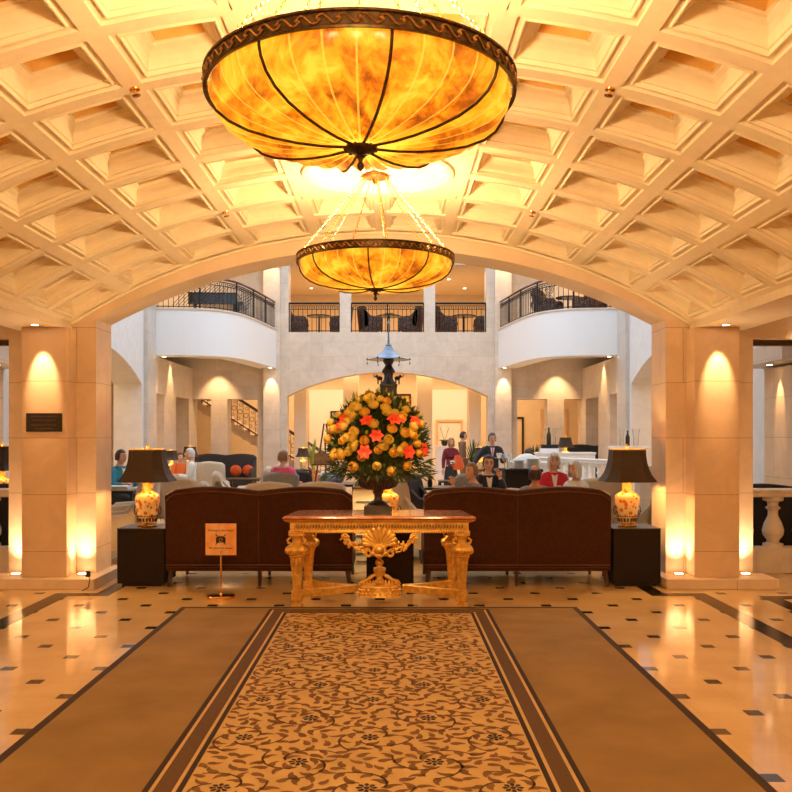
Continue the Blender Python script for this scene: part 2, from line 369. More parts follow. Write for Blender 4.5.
# ---- wall with the main arch
R_V, ZC_V, HA = 6.2, -2.38, 0.574
arch = arc_pts(3.1, 2.87, 3.64, 36)
mb = MB()
Y0, Y1 = 9.36, 9.87
for sx in (-1, 1):
    xs = sorted((sx*3.1, sx*4.05)); mb.box(xs[0], xs[1], Y0, Y1, 0, 2.87)
pts = [(-4.05, 2.87)] + arch + [(4.05, 2.87), (4.05, 5.2), (-4.05, 5.2)]
mb.box(-9.4, -6.4, Y0, Y1, 0, 2.66); mb.box(6.4, 9.4, Y0, Y1, 0, 2.66)
struct(mb, 'wall_arch', M['pier']); mb = MB()
vs = []; fs = []
ax = [(-4.05, 2.87)] + arch + [(4.05, 2.87)]
for x, z in ax: vs += [(x, Y0, z), (x, Y0, 5.2), (x, Y1, z), (x, Y1, 5.2)]
for i in range(len(ax)-1):
    a = 4*i; b = a+4
    fs += [(a, b, b+1, a+1), (a+2, a+3, b+3, b+2), (a, a+2, b+2, b), (a+1, b+1, b+3, a+3)]
mb.add(vs, fs)
mb.box(-9.4, -4.05, Y0, Y1, 2.66, 5.2); mb.box(4.05, 9.4, Y0, Y1, 2.66, 5.2)
struct(mb, 'wall_arch', M['pier_plain'])
mb = MB(); mb.box(-9.4, 9.4, 9.4, 9.87, 5.2, 9.5); struct(mb, 'wall_gallery', M['palewall'])
tn = 1
for sx in (-1, 1):
    xs = sorted((sx*3.315, sx*3.79))
    mb = MB().box(xs[0], xs[1], 9.08, 9.36, 0.11, 2.75)
    struct(mb, 'trim_%d' % tn, M['pilaster'], 0.004); tn += 1
    xs = sorted((sx*2.98, sx*4.15))
    struct(MB().box(xs[0], xs[1], 8.94, 9.359, 0, 0.11).box(sorted((sx*2.98, sx*3.099))[0], sorted((sx*2.98, sx*3.099))[1], 9.359, 9.95, 0, 0.11), 'trim_%d' % tn, M['pier'], 0.006); tn += 1
    # soffit beam beside the vault
    xs = sorted((sx*3.36, sx*3.95))
    struct(MB().box(xs[0], xs[1], -6, 9.36, 2.75, 3.35), 'trim_%d' % tn, M['plaster']); tn += 1
    # narrow frame line inside the aisle opening
    xs = sorted((sx*4.05, sx*6.4))
    mb = MB().box(xs[0], xs[1], 9.5, 9.6, 2.60, 2.66)
    struct(mb, 'trim_%d' % tn, M['bronze']); tn += 1
# ---- coffered barrel vault
def VP(s, y, h):
    a = s / R_V; r = R_V + h
    return (r*math.sin(a), y, ZC_V + r*math.cos(a))
PS, PY = 0.711, 0.70
NC = 10
def sq_ring(sc, yc, a, b, h, n=4):
    P = []
    c = [(-a,-b),(a,-b),(a,b),(-a,b)]
    for i in range(4):
        p, q = c[i], c[(i+1) % 4]
        for k in range(n): P.append(VP(sc + p[0]+(q[0]-p[0])*k/n, yc + p[1]+(q[1]-p[1])*k/n, h))
    return P
prof = [(0.3555,0.36,0),(0.300,0.304,0),(0.296,0.300,0.020),(0.262,0.266,0.020),(0.258,0.262,0.006),(0.250,0.254,0.006),(0.245,0.249,0.032),(0.232,0.236,0.032),
        (0.222,0.225,0.050),(0.208,0.210,0.085),(0.188,0.190,0.112),(0.160,0.162,0.128),(0.158,0.160,0.146),(0.140,0.142,0.146)]
mb = MB()
gp = MB()
MED = (7.2, 3.7, 0.2, -3.3)
rows = [7.2 + 2.5*PY - k*PY for k in range(20)]
prof = [(p_, q_ - 0.008 if q_ < 0.35 else PY/2, h_) for p_, q_, h_ in prof]
def near_med(yc): return any(abs(yc - m) < PY*0.99 for m in MED)
for yc in rows:
    for c in range(NC):
        sc = (c - 4.5) * PS
        if c in (4, 5) and near_med(yc): continue
        rs = [sq_ring(sc, yc, a, b, h) for a, b, h in prof]
        for i in range(len(rs)-1):
            n = len(rs[0]); vs = rs[i] + rs[i+1]
            smooth = 7 <= i <= 10
            mb.add(vs, [(j, (j+1) % n, n+(j+1) % n, n+j) for j in range(n)], smooth)
        # deep panel, its ochre colour stands in for warm interreflected light
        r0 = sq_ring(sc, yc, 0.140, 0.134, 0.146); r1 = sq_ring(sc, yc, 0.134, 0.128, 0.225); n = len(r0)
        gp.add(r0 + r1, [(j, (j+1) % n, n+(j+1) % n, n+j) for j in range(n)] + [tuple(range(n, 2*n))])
# medallions round the chandelier hooks
for ym in MED:
    n = 64
    def cr(r, h): return [VP(r*math.cos(2*PI*j/n), ym + r*math.sin(2*PI*j/n), h) for j in range(n)]
    def sqr():
        P = []
        for j in range(n):
            t = 2*PI*j/n + 1e-9; cx, sy = math.cos(t), math.sin(t); k = min(PS/abs(cx) if abs(cx) > 1e-6 else 9, PY/abs(sy) if abs(sy) > 1e-6 else 9)
            P.append(VP(cx*k, ym + sy*k, 0))
        return P
    rs = [sqr()] + [cr(r, h) for r, h in ((0.64,0),(0.635,-0.02),(0.60,-0.025),(0.595,0.015),(0.575,0.015),(0.55,0.05),(0.50,0.085),(0.44,0.10),(0.43,0.085),(0.41,0.085),(0.40,0.10),(0.2,0.10),(0.19,0.08),(0.16,0.075),(0.01,0.075))]
    for i in range(len(rs)-1):
        mb.add(rs[i] + rs[i+1], [(j, (j+1) % n, n+(j+1) % n, n+j) for j in range(n)], i > 4)
ye, yb = rows[0]+PY/2, rows[-1]-PY/2
def strip(s0, s1, y0, y1):
    k = 10
    vs = []
    for i in range(k+1):
        s = s0+(s1-s0)*i/k; vs += [VP(s, y0, 0), VP(s, y1, 0)]
    mb.add(vs, [(2*i, 2*i+1, 2*i+3, 2*i+2) for i in range(k)], True)
L5 = 5*PS
strip(-L5, L5, ye, 9.36); strip(-L5, L5, yb, -6)
strip(-HA*R_V, -L5, -6, 9.36); strip(L5, HA*R_V, -6, 9.36)
vault = struct(mb, 'ceiling', M['plaster'])
struct(gp, 'ceiling_coffer_panels', M['glow_panel'], parent=vault)
# bead along the arch wall
mb = MB()
mb.tube([VP(-L5 + 2*L5*i/60, 9.335, -0.012) for i in range(61)], 0.016, 8)
struct(mb, 'trim_%d' % tn, M['plaster']); tn += 1
struct(MB().box(-9.4, 9.4, -6, 9.4, 4.35, 4.5), 'ceiling', M['plaster'])
for sx in (-1, 1):
    xs = sorted((sx*3.95, sx*9.4)); mb = MB().box(xs[0], xs[1], -6, 9.36, 2.97, 3.1)
    for k in range(6):
        y = 8.0 - k*2.2; xa, xb = sorted((sx*4.3, sx*6.2))
        mb.box(xa, xb, y+0.9, y+1.02, 2.90, 2.97)
    struct(mb, 'ceiling', M['plaster'])
    xa, xb = sorted((sx*6.6, sx*6.8)); struct(MB().box(xa, xb, -6, 9.36, 0, 3.0), 'wall_%s' % ('left' if sx < 0 else 'right'), M['pier'])
struct(MB().box(-9.4, 9.4, -6.2, -6, 0, 4.4), 'wall_back', M['warmwall'])

# ---- lounge hall side walls with arches
for sx, nm in ((-1, 'left'), (1, 'right')):
    mb = MB(); x0, x1 = sorted((sx*6.0, sx*6.7))
    mb.box(x0, x1, 9.87, 14.9, 0, 9.5)
    sa = [(p[0]+18.0, p[1]) for p in arc_pts(3.1, 2.87, 3.57, 24)]
    vs = []; fs = []
    for y, z in sa: vs += [(x0, y, z), (x0, y, 9.5), (x1, y, z), (x1, y, 9.5)]
    for i in range(len(sa)-1):
        a = 4*i; b = a+4; fs += [(a, b, b+1, a+1), (a+2, a+3, b+3, b+2), (a, a+2, b+2, b)]
    mb.add(vs, fs)
    mb.box(x0, x1, 21.1, 22.1, 0, 9.5)
    struct(mb, 'wall_%s' % nm, M['palewall'])
    xa, xb = sorted((sx*5.9, sx*6.0))
    struct(MB().box(xa, xb, 21.25, 22.05, 0, 9.5), 'trim_%d' % tn, M['greymarble'], 0.01); tn += 1
    xa, xb = sorted((sx*5.88, sx*6.0))
    mb = MB().box(xa, xb, 11.85, 13.3, 0.0, 2.63); struct(mb, 'trim_%d' % tn, M['pilaster'], 0.01); tn += 1
    # under the balcony: side wall with two openings
    mb = MB()
    mb.box(x0, x1, 22.1, 26.5, 2.72, 3.67); mb.box(x0, x1, 23.15, 24.45, 0, 2.72); mb.box(x0, x1, 26.0, 26.5, 0, 2.72)
    struct(mb, 'wall_%s' % nm, M['hall'])
    # outer skin of side corridors
    xa, xb = sorted((sx*9.2, sx*9.4)); struct(MB().box(xa, xb, 9.87, 33.2, 0, 9.5), 'wall_%s' % nm, M['warmwall'])
    xa, xb = sorted((sx*6.7, sx*9.2)); struct(MB().box(xa, xb, 9.87, 26.5, 3.72, 3.9), 'ceiling', M['white'])
    xa, xb = sorted((sx*6.7, sx*9.2)); struct(MB().box(xa, xb, 21.9, 22.1, 3.9, 9.5), 'wall_%s' % nm, M['hall'])
    # balcony slab with curved white front
    plan = [(7.0,22.0),(6.0,22.0),(5.2,22.02),(4.75,22.1),(4.42,22.28),(4.15,22.55),(3.95,22.95),(3.8,23.5),(3.68,24.2),(3.57,25.0),(3.46,25.8),(3.36,26.5),(7.0,26.5)]
    def smoothed(pl, it=2):
        body = pl[1:-1]
        for _ in range(it):
            q = [body[0]]
            for i in range(len(body)-1):
                a, b = body[i], body[i+1]
                q += [(a[0]*.75+b[0]*.25, a[1]*.75+b[1]*.25), (a[0]*.25+b[0]*.75, a[1]*.25+b[1]*.75)]
            body = q + [body[-1]]
        return body
    edge = [(sx*x, y) for x, y in smoothed(plan)]
    full = [(sx*7.0, 22.0)] + edge + [(sx*7.0, 26.5)]
    mb = MB().prism(full, 3.98, 4.84, 'z')
    for f in range(len(mb.sm)-1-len(edge), len(mb.sm)-1): pass
    # hanging rim
    def inset(p, d):
        q = []
        for i in range(len(p)):
            a = Vector(p[max(i-1, 0)]); b = Vector(p[min(i+1, len(p)-1)]); t = (b-a).normalized(); nn = Vector((-t.y, t.x))*(1 if sx < 0 else -1)
            q.append((p[i][0]+nn.x*d, p[i][1]+nn.y*d))
        return q
    ins = inset(edge, 0.55)
    ins = [(x if abs(x) > 3.7 else sx*3.7, y if y < 26.5 else 26.5) for x, y in ins]
    vs = []; fs = []; m = len(edge)
    for i in range(m): vs += [(edge[i][0], edge[i][1], 3.67), (ins[i][0], ins[i][1], 3.67), (edge[i][0], edge[i][1], 3.98), (ins[i][0], ins[i][1], 3.98)]
    for i in range(m-1):
        a = 4*i; b = a+4; fs += [(a, b, b+1, a+1), (a, a+2, b+2, b), (a+1, b+1, b+3, a+3)]
    mb.add(vs, fs)
    struct(mb, 'trim_%d' % tn, M['white']); tn += 1
    cop = [(p[0], p[1]) for p in inset(edge, -0.03)]
    mb = MB(); inn = inset(edge, 0.16); rs = []
    for p, q in zip(cop, inn): rs.append([(p[0],p[1],4.84),(q[0],q[1],4.84),(q[0],q[1],4.88),(p[0],p[1],4.88)])
    mb.rings(rs, True, True, False); struct(mb, 'trim_%d' % tn, M['hall']); tn += 1
    rail_edge = inset(edge, 0.06)
    if sx < 0: LEFT_EDGE = rail_edge
    else: RIGHT_EDGE = rail_edge
    xa, xb = sorted((sx*3.5, sx*9.2)); struct(MB().box(xa, xb, 22.1, 26.5, 7.35, 7.5), 'ceiling', M['plaster'])
struct(MB().box(-6, 6, 9.87, 13.8, 7.0, 7.2), 'ceiling', M['white'])
# ---- far wall
mb = MB()
FY0, FY1 = 26.5, 27.1
fa = arc_pts(3.1, 2.83, 3.57, 28); vs = []; fs = []
for x, z in fa: vs += [(x, FY0, z), (x, FY0, 4.80), (x, FY1, z), (x, FY1, 4.80)]
for i in range(len(fa)-1):
    a = 4*i; b = a+4; fs += [(a, b, b+1, a+1), (a+2, a+3, b+3, b+2), (a, a+2, b+2, b), (a+1, b+1, b+3, a+3)]
mb.add(vs, fs)
for sx in (-1, 1):
    def bx(a, b, z0, z1, y0=FY0, y1=FY1):
        xa, xb = sorted((sx*a, sx*b)); mb.box(xa, xb, y0, y1, z0, z1)
    bx(3.05, 3.8, 4.80, 9.5); bx(3.1, 3.8, 0, 4.80)
    bx(1.13, 1.47, 4.80, 9.5)
    bx(3.8, 9.2, 2.74, 4.84); bx(4.93, 5.44, 0, 2.74); bx(3.8, 4.0, 0, 2.74); bx(6.0, 9.2, 0, 2.74)
    bx(3.8, 9.2, 4.84, 9.5)
mb.box(-3.05, 3.05, FY0, FY1, 7.8, 9.5)
struct(mb, 'wall_far', M['hall'])
for sx in (-1, 1):
    xa, xb = sorted((sx*3.29, sx*3.80))
    struct(MB().box(xa, xb, 26.28, 26.5, 0, 9.5), 'trim_%d' % tn, M['hall'], 0.01); tn += 1
    # pair of inner pillars behind the far arch and panel frames
    xa, xb = sorted((sx*0.98, sx*1.5))
    struct(MB().box(xa, xb, 28.9, 29.4, 0, 4.6), 'trim_%d' % tn, M['warmwall'], 0.01); tn += 1
    xa, xb = sorted((sx*2.62, sx*3.0))
    struct(MB().box(xa, xb, 27.6, 28.2, 0, 4.6), 'trim_%d' % tn, M['warmwall'], 0.01); tn += 1
    xa, xb = sorted((sx*1.5, sx*2.9))
    struct(MB().box(xa, xb, 31.6, 31.7, 0, 3.3), 'trim_%d' % tn, M['white'], 0.01); tn += 1
# far corridor shell
struct(MB().box(-9.2, 9.2, 31.7, 31.9, 0, 4.7), 'wall_far', M['warmwall'])
struct(MB().box(-9.2, 9.2, 27.1, 33.2, 4.62, 4.80), 'ceiling', M['warmwall'])
struct(MB().box(-9.2, 9.2, 33.0, 33.2, 4.80, 9.5), 'wall_far', M['warmwall'])
struct(MB().box(-9.2, 9.2, 27.1, 33.0, 7.0, 7.2), 'ceiling', M['warmwall'])
# white panel and door frames on the far corridor wall
def frame(x0, x1, z1, y, m, w=0.08):
    global tn
    mb = MB().box(x0, x0+w, y-0.05, y, 0, z1).box(x1-w, x1, y-0.05, y, 0, z1).box(x0+w, x1-w, y-0.05, y, z1-w, z1)
    struct(mb, 'trim_%d' % tn, m); tn += 1
frame(-0.75, 0.75, 3.0, 31.7, M['pilaster'], 0.12)
frame(1.75, 2.75, 2.2, 31.6, M['pilaster'], 0.08)
frame(4.2, 5.0, 2.3, 31.7, M['dark'], 0.07)
frame(5.6, 6.6, 2.6, 31.7, M['pilaster'], 0.10)

# ---- dark inlay bands in the floor
def band(x0, x1, y0, y1):
    global tn
    o = struct(MB().box(x0, x1, y0, y1, 0.0, 0.0015), 'trim_%d' % tn, M['band']); tn += 1
for sx in (-1, 1):
    def b2(a, b, y0, y1):
        xa, xb = sorted((sx*a, sx*b)); band(xa, xb, y0, y1)
    b2(3.12, 3.30, -2, 8.60); b2(2.72, 3.30, 8.60, 8.75); b2(2.72, 2.88, 8.75, 10.4)
    b2(3.78, 3.95, -2, 8.43); b2(3.78, 6.6, 8.43, 8.60)

# ---- recessed lights in ceilings: lens discs with their lamps
def tnn():
    global tn
    tn += 1; return tn - 1
def downlight(x, y, z, aim=None, power=0, spot=70, r=0.035, blend=0.7, col=WARM, m=None):
    o = MB().lathe([(r*1.3, -0.004), (r*1.3, 0.006), (r, 0.006)], (0, 0, 0), 16).build('trim_%d' % tnn(), M['brass'], kind='structure')
    o.location = (x, y, z)
    l = MB().lathe([(r, -0.005), (r*0.9, 0.004)], (0, 0, 0), 16).build('downlight_lens', M['downlight'], o, kind='structure')
    if power:
        lamp('SPOT', 'downlight', (x, y, z-0.02), power, col, 0.02, aim, spot, blend)
for sx in (-1, 1):
    downlight(sx*3.56, 8.86, 2.748, (sx*3.56, 9.08, 2.24), 70, 38)
    downlight(sx*4.6, 9.20, 2.965, (sx*4.6, 9.3, 0), 15, 90)
    for y in (7.0, 4.6):
        downlight(sx*3.66, y, 2.748, (sx*3.66, y, 0), 18, 95, r=0.03)
    # lounge pillars
    downlight(sx*3.545, 26.02, 3.665, (sx*3.545, 26.33, 2.9), 70, 44, r=0.05)
    downlight(sx*3.545, 25.95, 7.345, (sx*3.545, 26.33, 6.3), 80, 44, r=0.05)
    downlight(sx*5.72, 12.75, 2.655, (sx*5.88, 12.75, 2.15), 45, 36, r=0.04)
    struct(MB().box(min(sx*5.5, sx*6.0), max(sx*5.5, sx*6.0), 11.85, 13.6, 2.66, 2.9), 'trim_%d' % tnn(), M['hall'])
    downlight(sx*5.78, 23.8, 3.975, (sx*6.0, 23.8, 1.5), 150, 50, r=0.05)
    downlight(sx*5.78, 22.35, 3.665, (sx*6.0, 22.2, 1.5), 110, 40, r=0.05)
    downlight(sx*5.2, 25.95, 3.975, (sx*5.2, 26.55, 1.5), 150, 70, r=0.05)
    for k, x in enumerate((1.24, 2.7)):
        downlight(sx*x, 28.5 - 1.3*k, 4.615, (sx*x, 28.95-1.3*k, 2), 60, 60, r=0.05)
    for x in (1.0, 2.1): downlight(sx*x, 29.6, 6.995, r=0.05)
    for x in (1.6, 2.8): downlight(sx*x, 31.4, 6.995, r=0.05)
def uplight(x, y, z, power, aim, r=0.045):
    o = MB().lathe([(r*1.35, 0), (r*1.35, 0.01), (r, 0.012)], (0, 0, 0), 16).build('trim_%d' % tnn(), M['brass'], kind='structure')
    o.location = (x, y, z)
    MB().lathe([(r, 0.0125), (r*0.9, 0.016)], (0, 0, 0), 16).build('uplight_lens', M['uplight'], o, kind='structure')
    lamp('SPOT', 'uplight', (x, y, z+0.03), power, SOFT, 0.04, aim, 88, 1.0)
for sx in (-1, 1):
    uplight(sx*3.205, 9.24, 0.11, 48, (sx*3.205, 9.30, 2))
    uplight(sx*3.92, 9.24, 0.11, 48, (sx*3.92, 9.30, 2))

# two made-up spotlights in the vault, added to brighten the flowers and the console
for sg in (-1, 1):
    p = VP(sg*PS, 6.2, 0)
    downlight(p[0], 6.2, p[2]-0.006, None, 0)
    lamp('SPOT', 'downlight', (p[0], 6.2, p[2]-0.05), 190, WARM, 0.02, (0, 8.37, 1.25), 30, 0.7)
# ================================================================ THE THINGS
# ---- carpets
def carpet():
    t = thing('carpet', 'plain golden brown wide carpet with dark bound edge on the marble floor', 'carpet', (0,0,0))
    MB().box(-1.79, 1.79, -2, 7.96, 0.002, 0.008).build('pile', M['carpet'], t)
    mb = MB().box(-1.84, -1.79, -2, 8.01, 0.002, 0.009).box(1.79, 1.84, -2, 8.01, 0.002, 0.009).box(-1.79, 1.79, 7.96, 8.01, 0.002, 0.009)
    mb.build('binding', M['carpet_edge'], t)
    t = thing('runner_rug', 'gold runner rug with brown scrolling leaves and striped border on the wide carpet', 'rug', (0,0,0))
    MB().box(-1.0, 1.0, -2, 7.87, 0.009, 0.016).build('pile', M['runner'], t)
    def bd(a, b, m, nm):
        e = 7.87
        mb = MB().box(-b, -a, -2, e-(1-b), 0.016, 0.0185).box(a, b, -2, e-(1-b), 0.016, 0.0185).box(-a, a, e-(1-a), e-(1-b), 0.016, 0.0185)
        mb.build(nm, m, t)
    bd(0.972, 1.0, M['run_dark'], 'outer_dark_stripe'); bd(0.868, 0.952, M['run_brown'], 'brown_stripe'); bd(0.822, 0.848, M['run_dark'], 'inner_dark_stripe')
    rnd = random.Random(3); mb = MB(); z = 0.0172; vn = mb
    cen = []
    for i in range(-2, 12):
        y = 4.52 + 0.65*(i-3)
        for x in (-0.66, 0.0, 0.66): cen.append((x, y, 0))
        for x in (-0.34, 0.32): cen.append((x, y + 0.31, 1))
    cen = [c for c in cen if 1.2 < c[1] < 7.72]
    def leaf(x, y, a, l, w, bend):
        n = 7; P = []; Q = []; ang = a - bend*0.8; px = x - 0.4*l*math.cos(a); py = y - 0.4*l*math.sin(a)
        for k in range(n+1):
            u = k/n
            ww = w*math.sqrt(max(0.0, 1-((u-0.25)/0.25)**2)) if u < 0.25 else w*(1-((u-0.25)/0.75))**0.8
            P.append((px - math.sin(ang)*ww, py + math.cos(ang)*ww)); Q.append((px + math.sin(ang)*ww, py - math.cos(ang)*ww))
            ang += bend*2.0/n; px += l/n*math.cos(ang); py += l/n*math.sin(ang)
        mb.mat = 0
        for k in range(n):
            q = [P[k], P[k+1], Q[k+1], Q[k]]
            mb.add([(max(-.815, min(.815, p[0])), p[1], z) for p in q], [(0,1,2,3)])
    def vine(pts, w=0.0055):
        for i in range(len(pts)-1):
            a, b = Vector(pts[i]), Vector(pts[i+1]); d = (b-a)
            if d.length < 1e-6: continue
            d.normalize(); nn = Vector((-d.y, d.x))*w
            if max(abs(a.x), abs(b.x)) > 0.81: continue
            mb.mat = 1
            vn.add([(a.x+nn.x, a.y+nn.y, z), (b.x+nn.x, b.y+nn.y, z), (b.x-nn.x, b.y-nn.y, z), (a.x-nn.x, a.y-nn.y, z)], [(0,1,2,3)])
    placed = []
    y = 1.25
    row = 0
    # curling vines round each flower carrying comma shaped leaves
    for (cx, cy, kd) in cen:
        sg = 1 if (kd == 0) else -1
        for arm in range(3):
            a0 = arm*2*PI/3 + kd*0.7 + rnd.uniform(-.3, .3)
            pts = []
            for k in range(13):
                tt = k/12; r = 0.065 + 0.145*tt; a = a0 + sg*2.3*tt
                pts.append((cx + r*math.cos(a)*1.05, cy + r*math.sin(a)))
            vine(pts)
            for k in (2, 4, 6, 8, 10, 12):
                px, py = pts[k]; qx, qy = pts[max(k-1, 0)]; ta = math.atan2(py-qy, px-qx)
                side = 1 if k % 4 == 0 else -1
                ox = -math.sin(ta)*0.030*side; oy = math.cos(ta)*0.030*side
                cand = (px+ox, py+oy)
                if abs(cand[0]) > 0.80 or any((cand[0]-q[0])**2 + (cand[1]-q[1])**2 < 0.046**2 for q in placed): continue
                placed.append(cand); leaf(cand[0], cand[1], ta + side*0.7 + rnd.uniform(-.4, .4), rnd.uniform(.085, .112), rnd.uniform(.018, .025), side*0.9)
    for k in range(9000):                                  # fill the gaps with more leaves
        c = (rnd.uniform(-.80, .80), rnd.uniform(1.2, 7.70))
        if any((c[0]-q[0])**2 + (c[1]-q[1])**2 < 0.057**2 for q in placed[-4000:]) or any((c[0]-q[0])**2 + (c[1]-q[1])**2 < 0.062**2 for q in cen): continue
        placed.append(c); leaf(c[0], c[1], rnd.choice((0.2, 2.6, 1.2, -0.5)) + rnd.uniform(-.5, .5), rnd.uniform(.078, .105), rnd.uniform(.018, .025), rnd.choice((-1, 1))*0.9)
    ro = mb; mb.mat = 2
    for (cx, cy, kd) in cen:
        dk = 8
        for k in range(dk):
            a = 2*PI*k/dk; r = 0.052
            P = [(cx + 0.018*math.cos(a-.25), cy + 0.018*math.sin(a-.25)), (cx + r*.8*math.cos(a-.30), cy + r*.8*math.sin(a-.30)), (cx + r*math.cos(a), cy + r*math.sin(a)), (cx + r*.8*math.cos(a+.30), cy + r*.8*math.sin(a+.30)), (cx + 0.018*math.cos(a+.25), cy + 0.018*math.sin(a+.25))]
            ro.add([(p[0], p[1], z) for p in P], [tuple(range(5))])
        ro.add([(cx + 0.014*math.cos(2*PI*k/10), cy + 0.014*math.sin(2*PI*k/10), z) for k in range(10)], [tuple(range(10))])
    ro.build('leaf_scroll_pattern', [M['run_mid'], M['run_brown'], M['run_dark']], t)
carpet()

# ---- chandeliers
def chandelier(label, y, chain_h, rz, R=0.648):
    t = thing('chandelier', label, 'chandelier', (-0.02, y, 3.10), rz=rz)
    # bowl of lobed alabaster
    n = 96; rs = []
    prof = [(1.0, -0.055), (1.0, -0.075), (0.985, -0.11), (0.94, -0.155), (0.86, -0.195), (0.74, -0.228), (0.58, -0.252), (0.42, -0.266), (0.26, -0.272), (0.10, -0.270), (0.05, -0.268)]
    lob = 32
    def pr(rr, z, inner=0):
        ring = []
        for j in range(n*2):
            a = 2*PI*j/(n*2); k = abs(math.cos(a*lob/2)); d = 0.020*(1-k**0.8)*min(1, (1.02-rr)*9 + .15) if rr > .08 else 0
            R2 = (R-0.012)*rr - (d if rr > .3 else d*rr/.3*.7) - inner
            ring.append((R2*math.cos(a), R2*math.sin(a), z + d*0.9 + inner))
        return ring
    for rr, z in prof: rs.append(pr(rr, z))
    for rr, z in reversed(prof): rs.append(pr(rr, z, 0.012))
    mb = MB(); mb.rings(rs, True, True, True); mb.build('bowl', M['alabaster'], t, sharp=60)
    # pierced rim band
    mb = MB(); m = 72
    rs = [[((R+a)*math.cos(2*PI*j/m), (R+a)*math.sin(2*PI*j/m), b) for j in range(m)] for a, b in ((0.004,-0.066),(0.010,-0.066),(0.012,-0.058),(0.006,-0.054),(0.006,-0.010),(0.014,-0.006),(0.014,0.002),(0,0.002),(-0.006,-0.010),(-0.006,-0.062))]
    mb.rings(rs, False, True, True, loop=True)
    band = mb.build('rim_band', M['bronze'], t, sharp=30)
    mb = MB(); k = 54
    for j in range(k):
        a = 2*PI*j/k; pts = []
        for q in range(9):
            u = q/8; aa = a + (u-0.5)*2*PI/k*1.25; zz = -0.032 + 0.017*math.sin(2*PI*u)
            pts.append(((R+0.009)*math.cos(aa), (R+0.009)*math.sin(aa), zz))
        mb.tube(pts, 0.0042, 5)
        aa = a + PI/k
        mb.ball(((R+0.010)*math.cos(aa), (R+0.010)*math.sin(aa), -0.032), 0.0075, 6, 4)
    mb.build('scroll_ornament', M['bronze_hi'], band)
    for j in range(8):                                    # ribs down the bowl
        a = 2*PI*j/8
        pts = [(((R-0.004)*rr)*math.cos(a), ((R-0.004)*rr)*math.sin(a), z-0.002) for rr, z in prof[:-1]]
        MB().tube(pts, 0.0065, 6).build('rib', M['bronze'], t)
    mb = MB().lathe([(0.0,-0.372),(0.012,-0.360),(0.016,-0.345),(0.008,-0.330),(0.012,-0.318),(0.022,-0.308),(0.012,-0.298),(0.03,-0.290),(0.066,-0.282),(0.072,-0.272),(0.05,-0.262)], n=24)
    for j in range(12): mb.ball((0.066*math.cos(2*PI*j/12), 0.066*math.sin(2*PI*j/12), -0.276), 0.011, 6, 4)
    mb.build('finial', M['bronze'], t)
    top = chain_h
    mb = MB().lathe([(0.02, top+0.03), (0.105, top+0.028), (0.115, top+0.015), (0.105, top), (0.09, top-0.004), (0.03, top-0.006), (0.026, top-0.03), (0.018, top-0.05), (0.006,top-0.06)], n=24)
    for j in range(12): mb.torus((0.112*math.cos(2*PI*j/12), 0.112*math.sin(2*PI*j/12), top+0.014), 0.016, 0.004, 10, 5)
    mb.lathe([(0.03, top+0.03), (0.03, 0.797)], n=12)
    mb.build('ceiling_plate', M['bronze_hi'], t)
    for j in range(9):                                    # chains
        a = 2*PI*j/9 + 0.2; p0 = Vector((0.095*math.cos(a), 0.095*math.sin(a), top)); p1 = Vector(((R-0.01)*math.cos(a), (R-0.01)*math.sin(a), 0.0))
        L = (p1-p0).length; k = int(L/0.030); mb = MB(); q = (p1-p0).to_track_quat('Z', 'Y').to_matrix().to_4x4()
        for i in range(k):
            c = p0.lerp(p1, (i+0.5)/k)
            mb.M = Matrix.Translation(c) @ q @ Matrix.Rotation(PI/2*(i % 2), 4, 'Z')
            mb.torus((0,0,0), 0.0075, 0.0024, 8, 4, axis='y', ry=0.0185)
        mb.build('chain', M['brass'], t)
    return t
chandelier('large glowing amber alabaster bowl chandelier nearest the camera, filling the top of the picture', 3.67, 0.66, math.radians(-78))
chandelier('smaller looking amber bowl chandelier with visible chains, hanging before the arch', 7.20, 0.66, math.radians(-94))
for y in (7.20, 3.67, 0.0, -3.5):  # the two behind the camera are unseen lamps added as general fill
    lamp('POINT', 'chandelier_and_fill_bulbs', (-0.02, y, 3.14), 125, (1.0, 0.68, 0.33), 0.16)
# sprinklers on the vault
for k, (sg, y, wh) in enumerate(((-1,5.10,'left of the near chandelier'),(1,5.10,'right of the near chandelier'),(-1,7.90,'left above the arch'),(1,7.90,'right above the arch'))):
    a = -sg*(-2*PS)/R_V; p = VP(sg*2*PS, y, 0)
    o = MB().lathe([(0.004,-0.045),(0.026,-0.042),(0.026,-0.036),(0.008,-0.032),(0.008,-0.012),(0.03,-0.008),(0.034,0.0)], n=14).build('ceiling_sprinkler', M['brass'])
    o.location = p; o.rotation_euler = (0, a, 0)
    tag(o, 'small brass sprinkler head on the coffered vault, ' + wh, 'sprinkler', 'sprinklers on the vault')

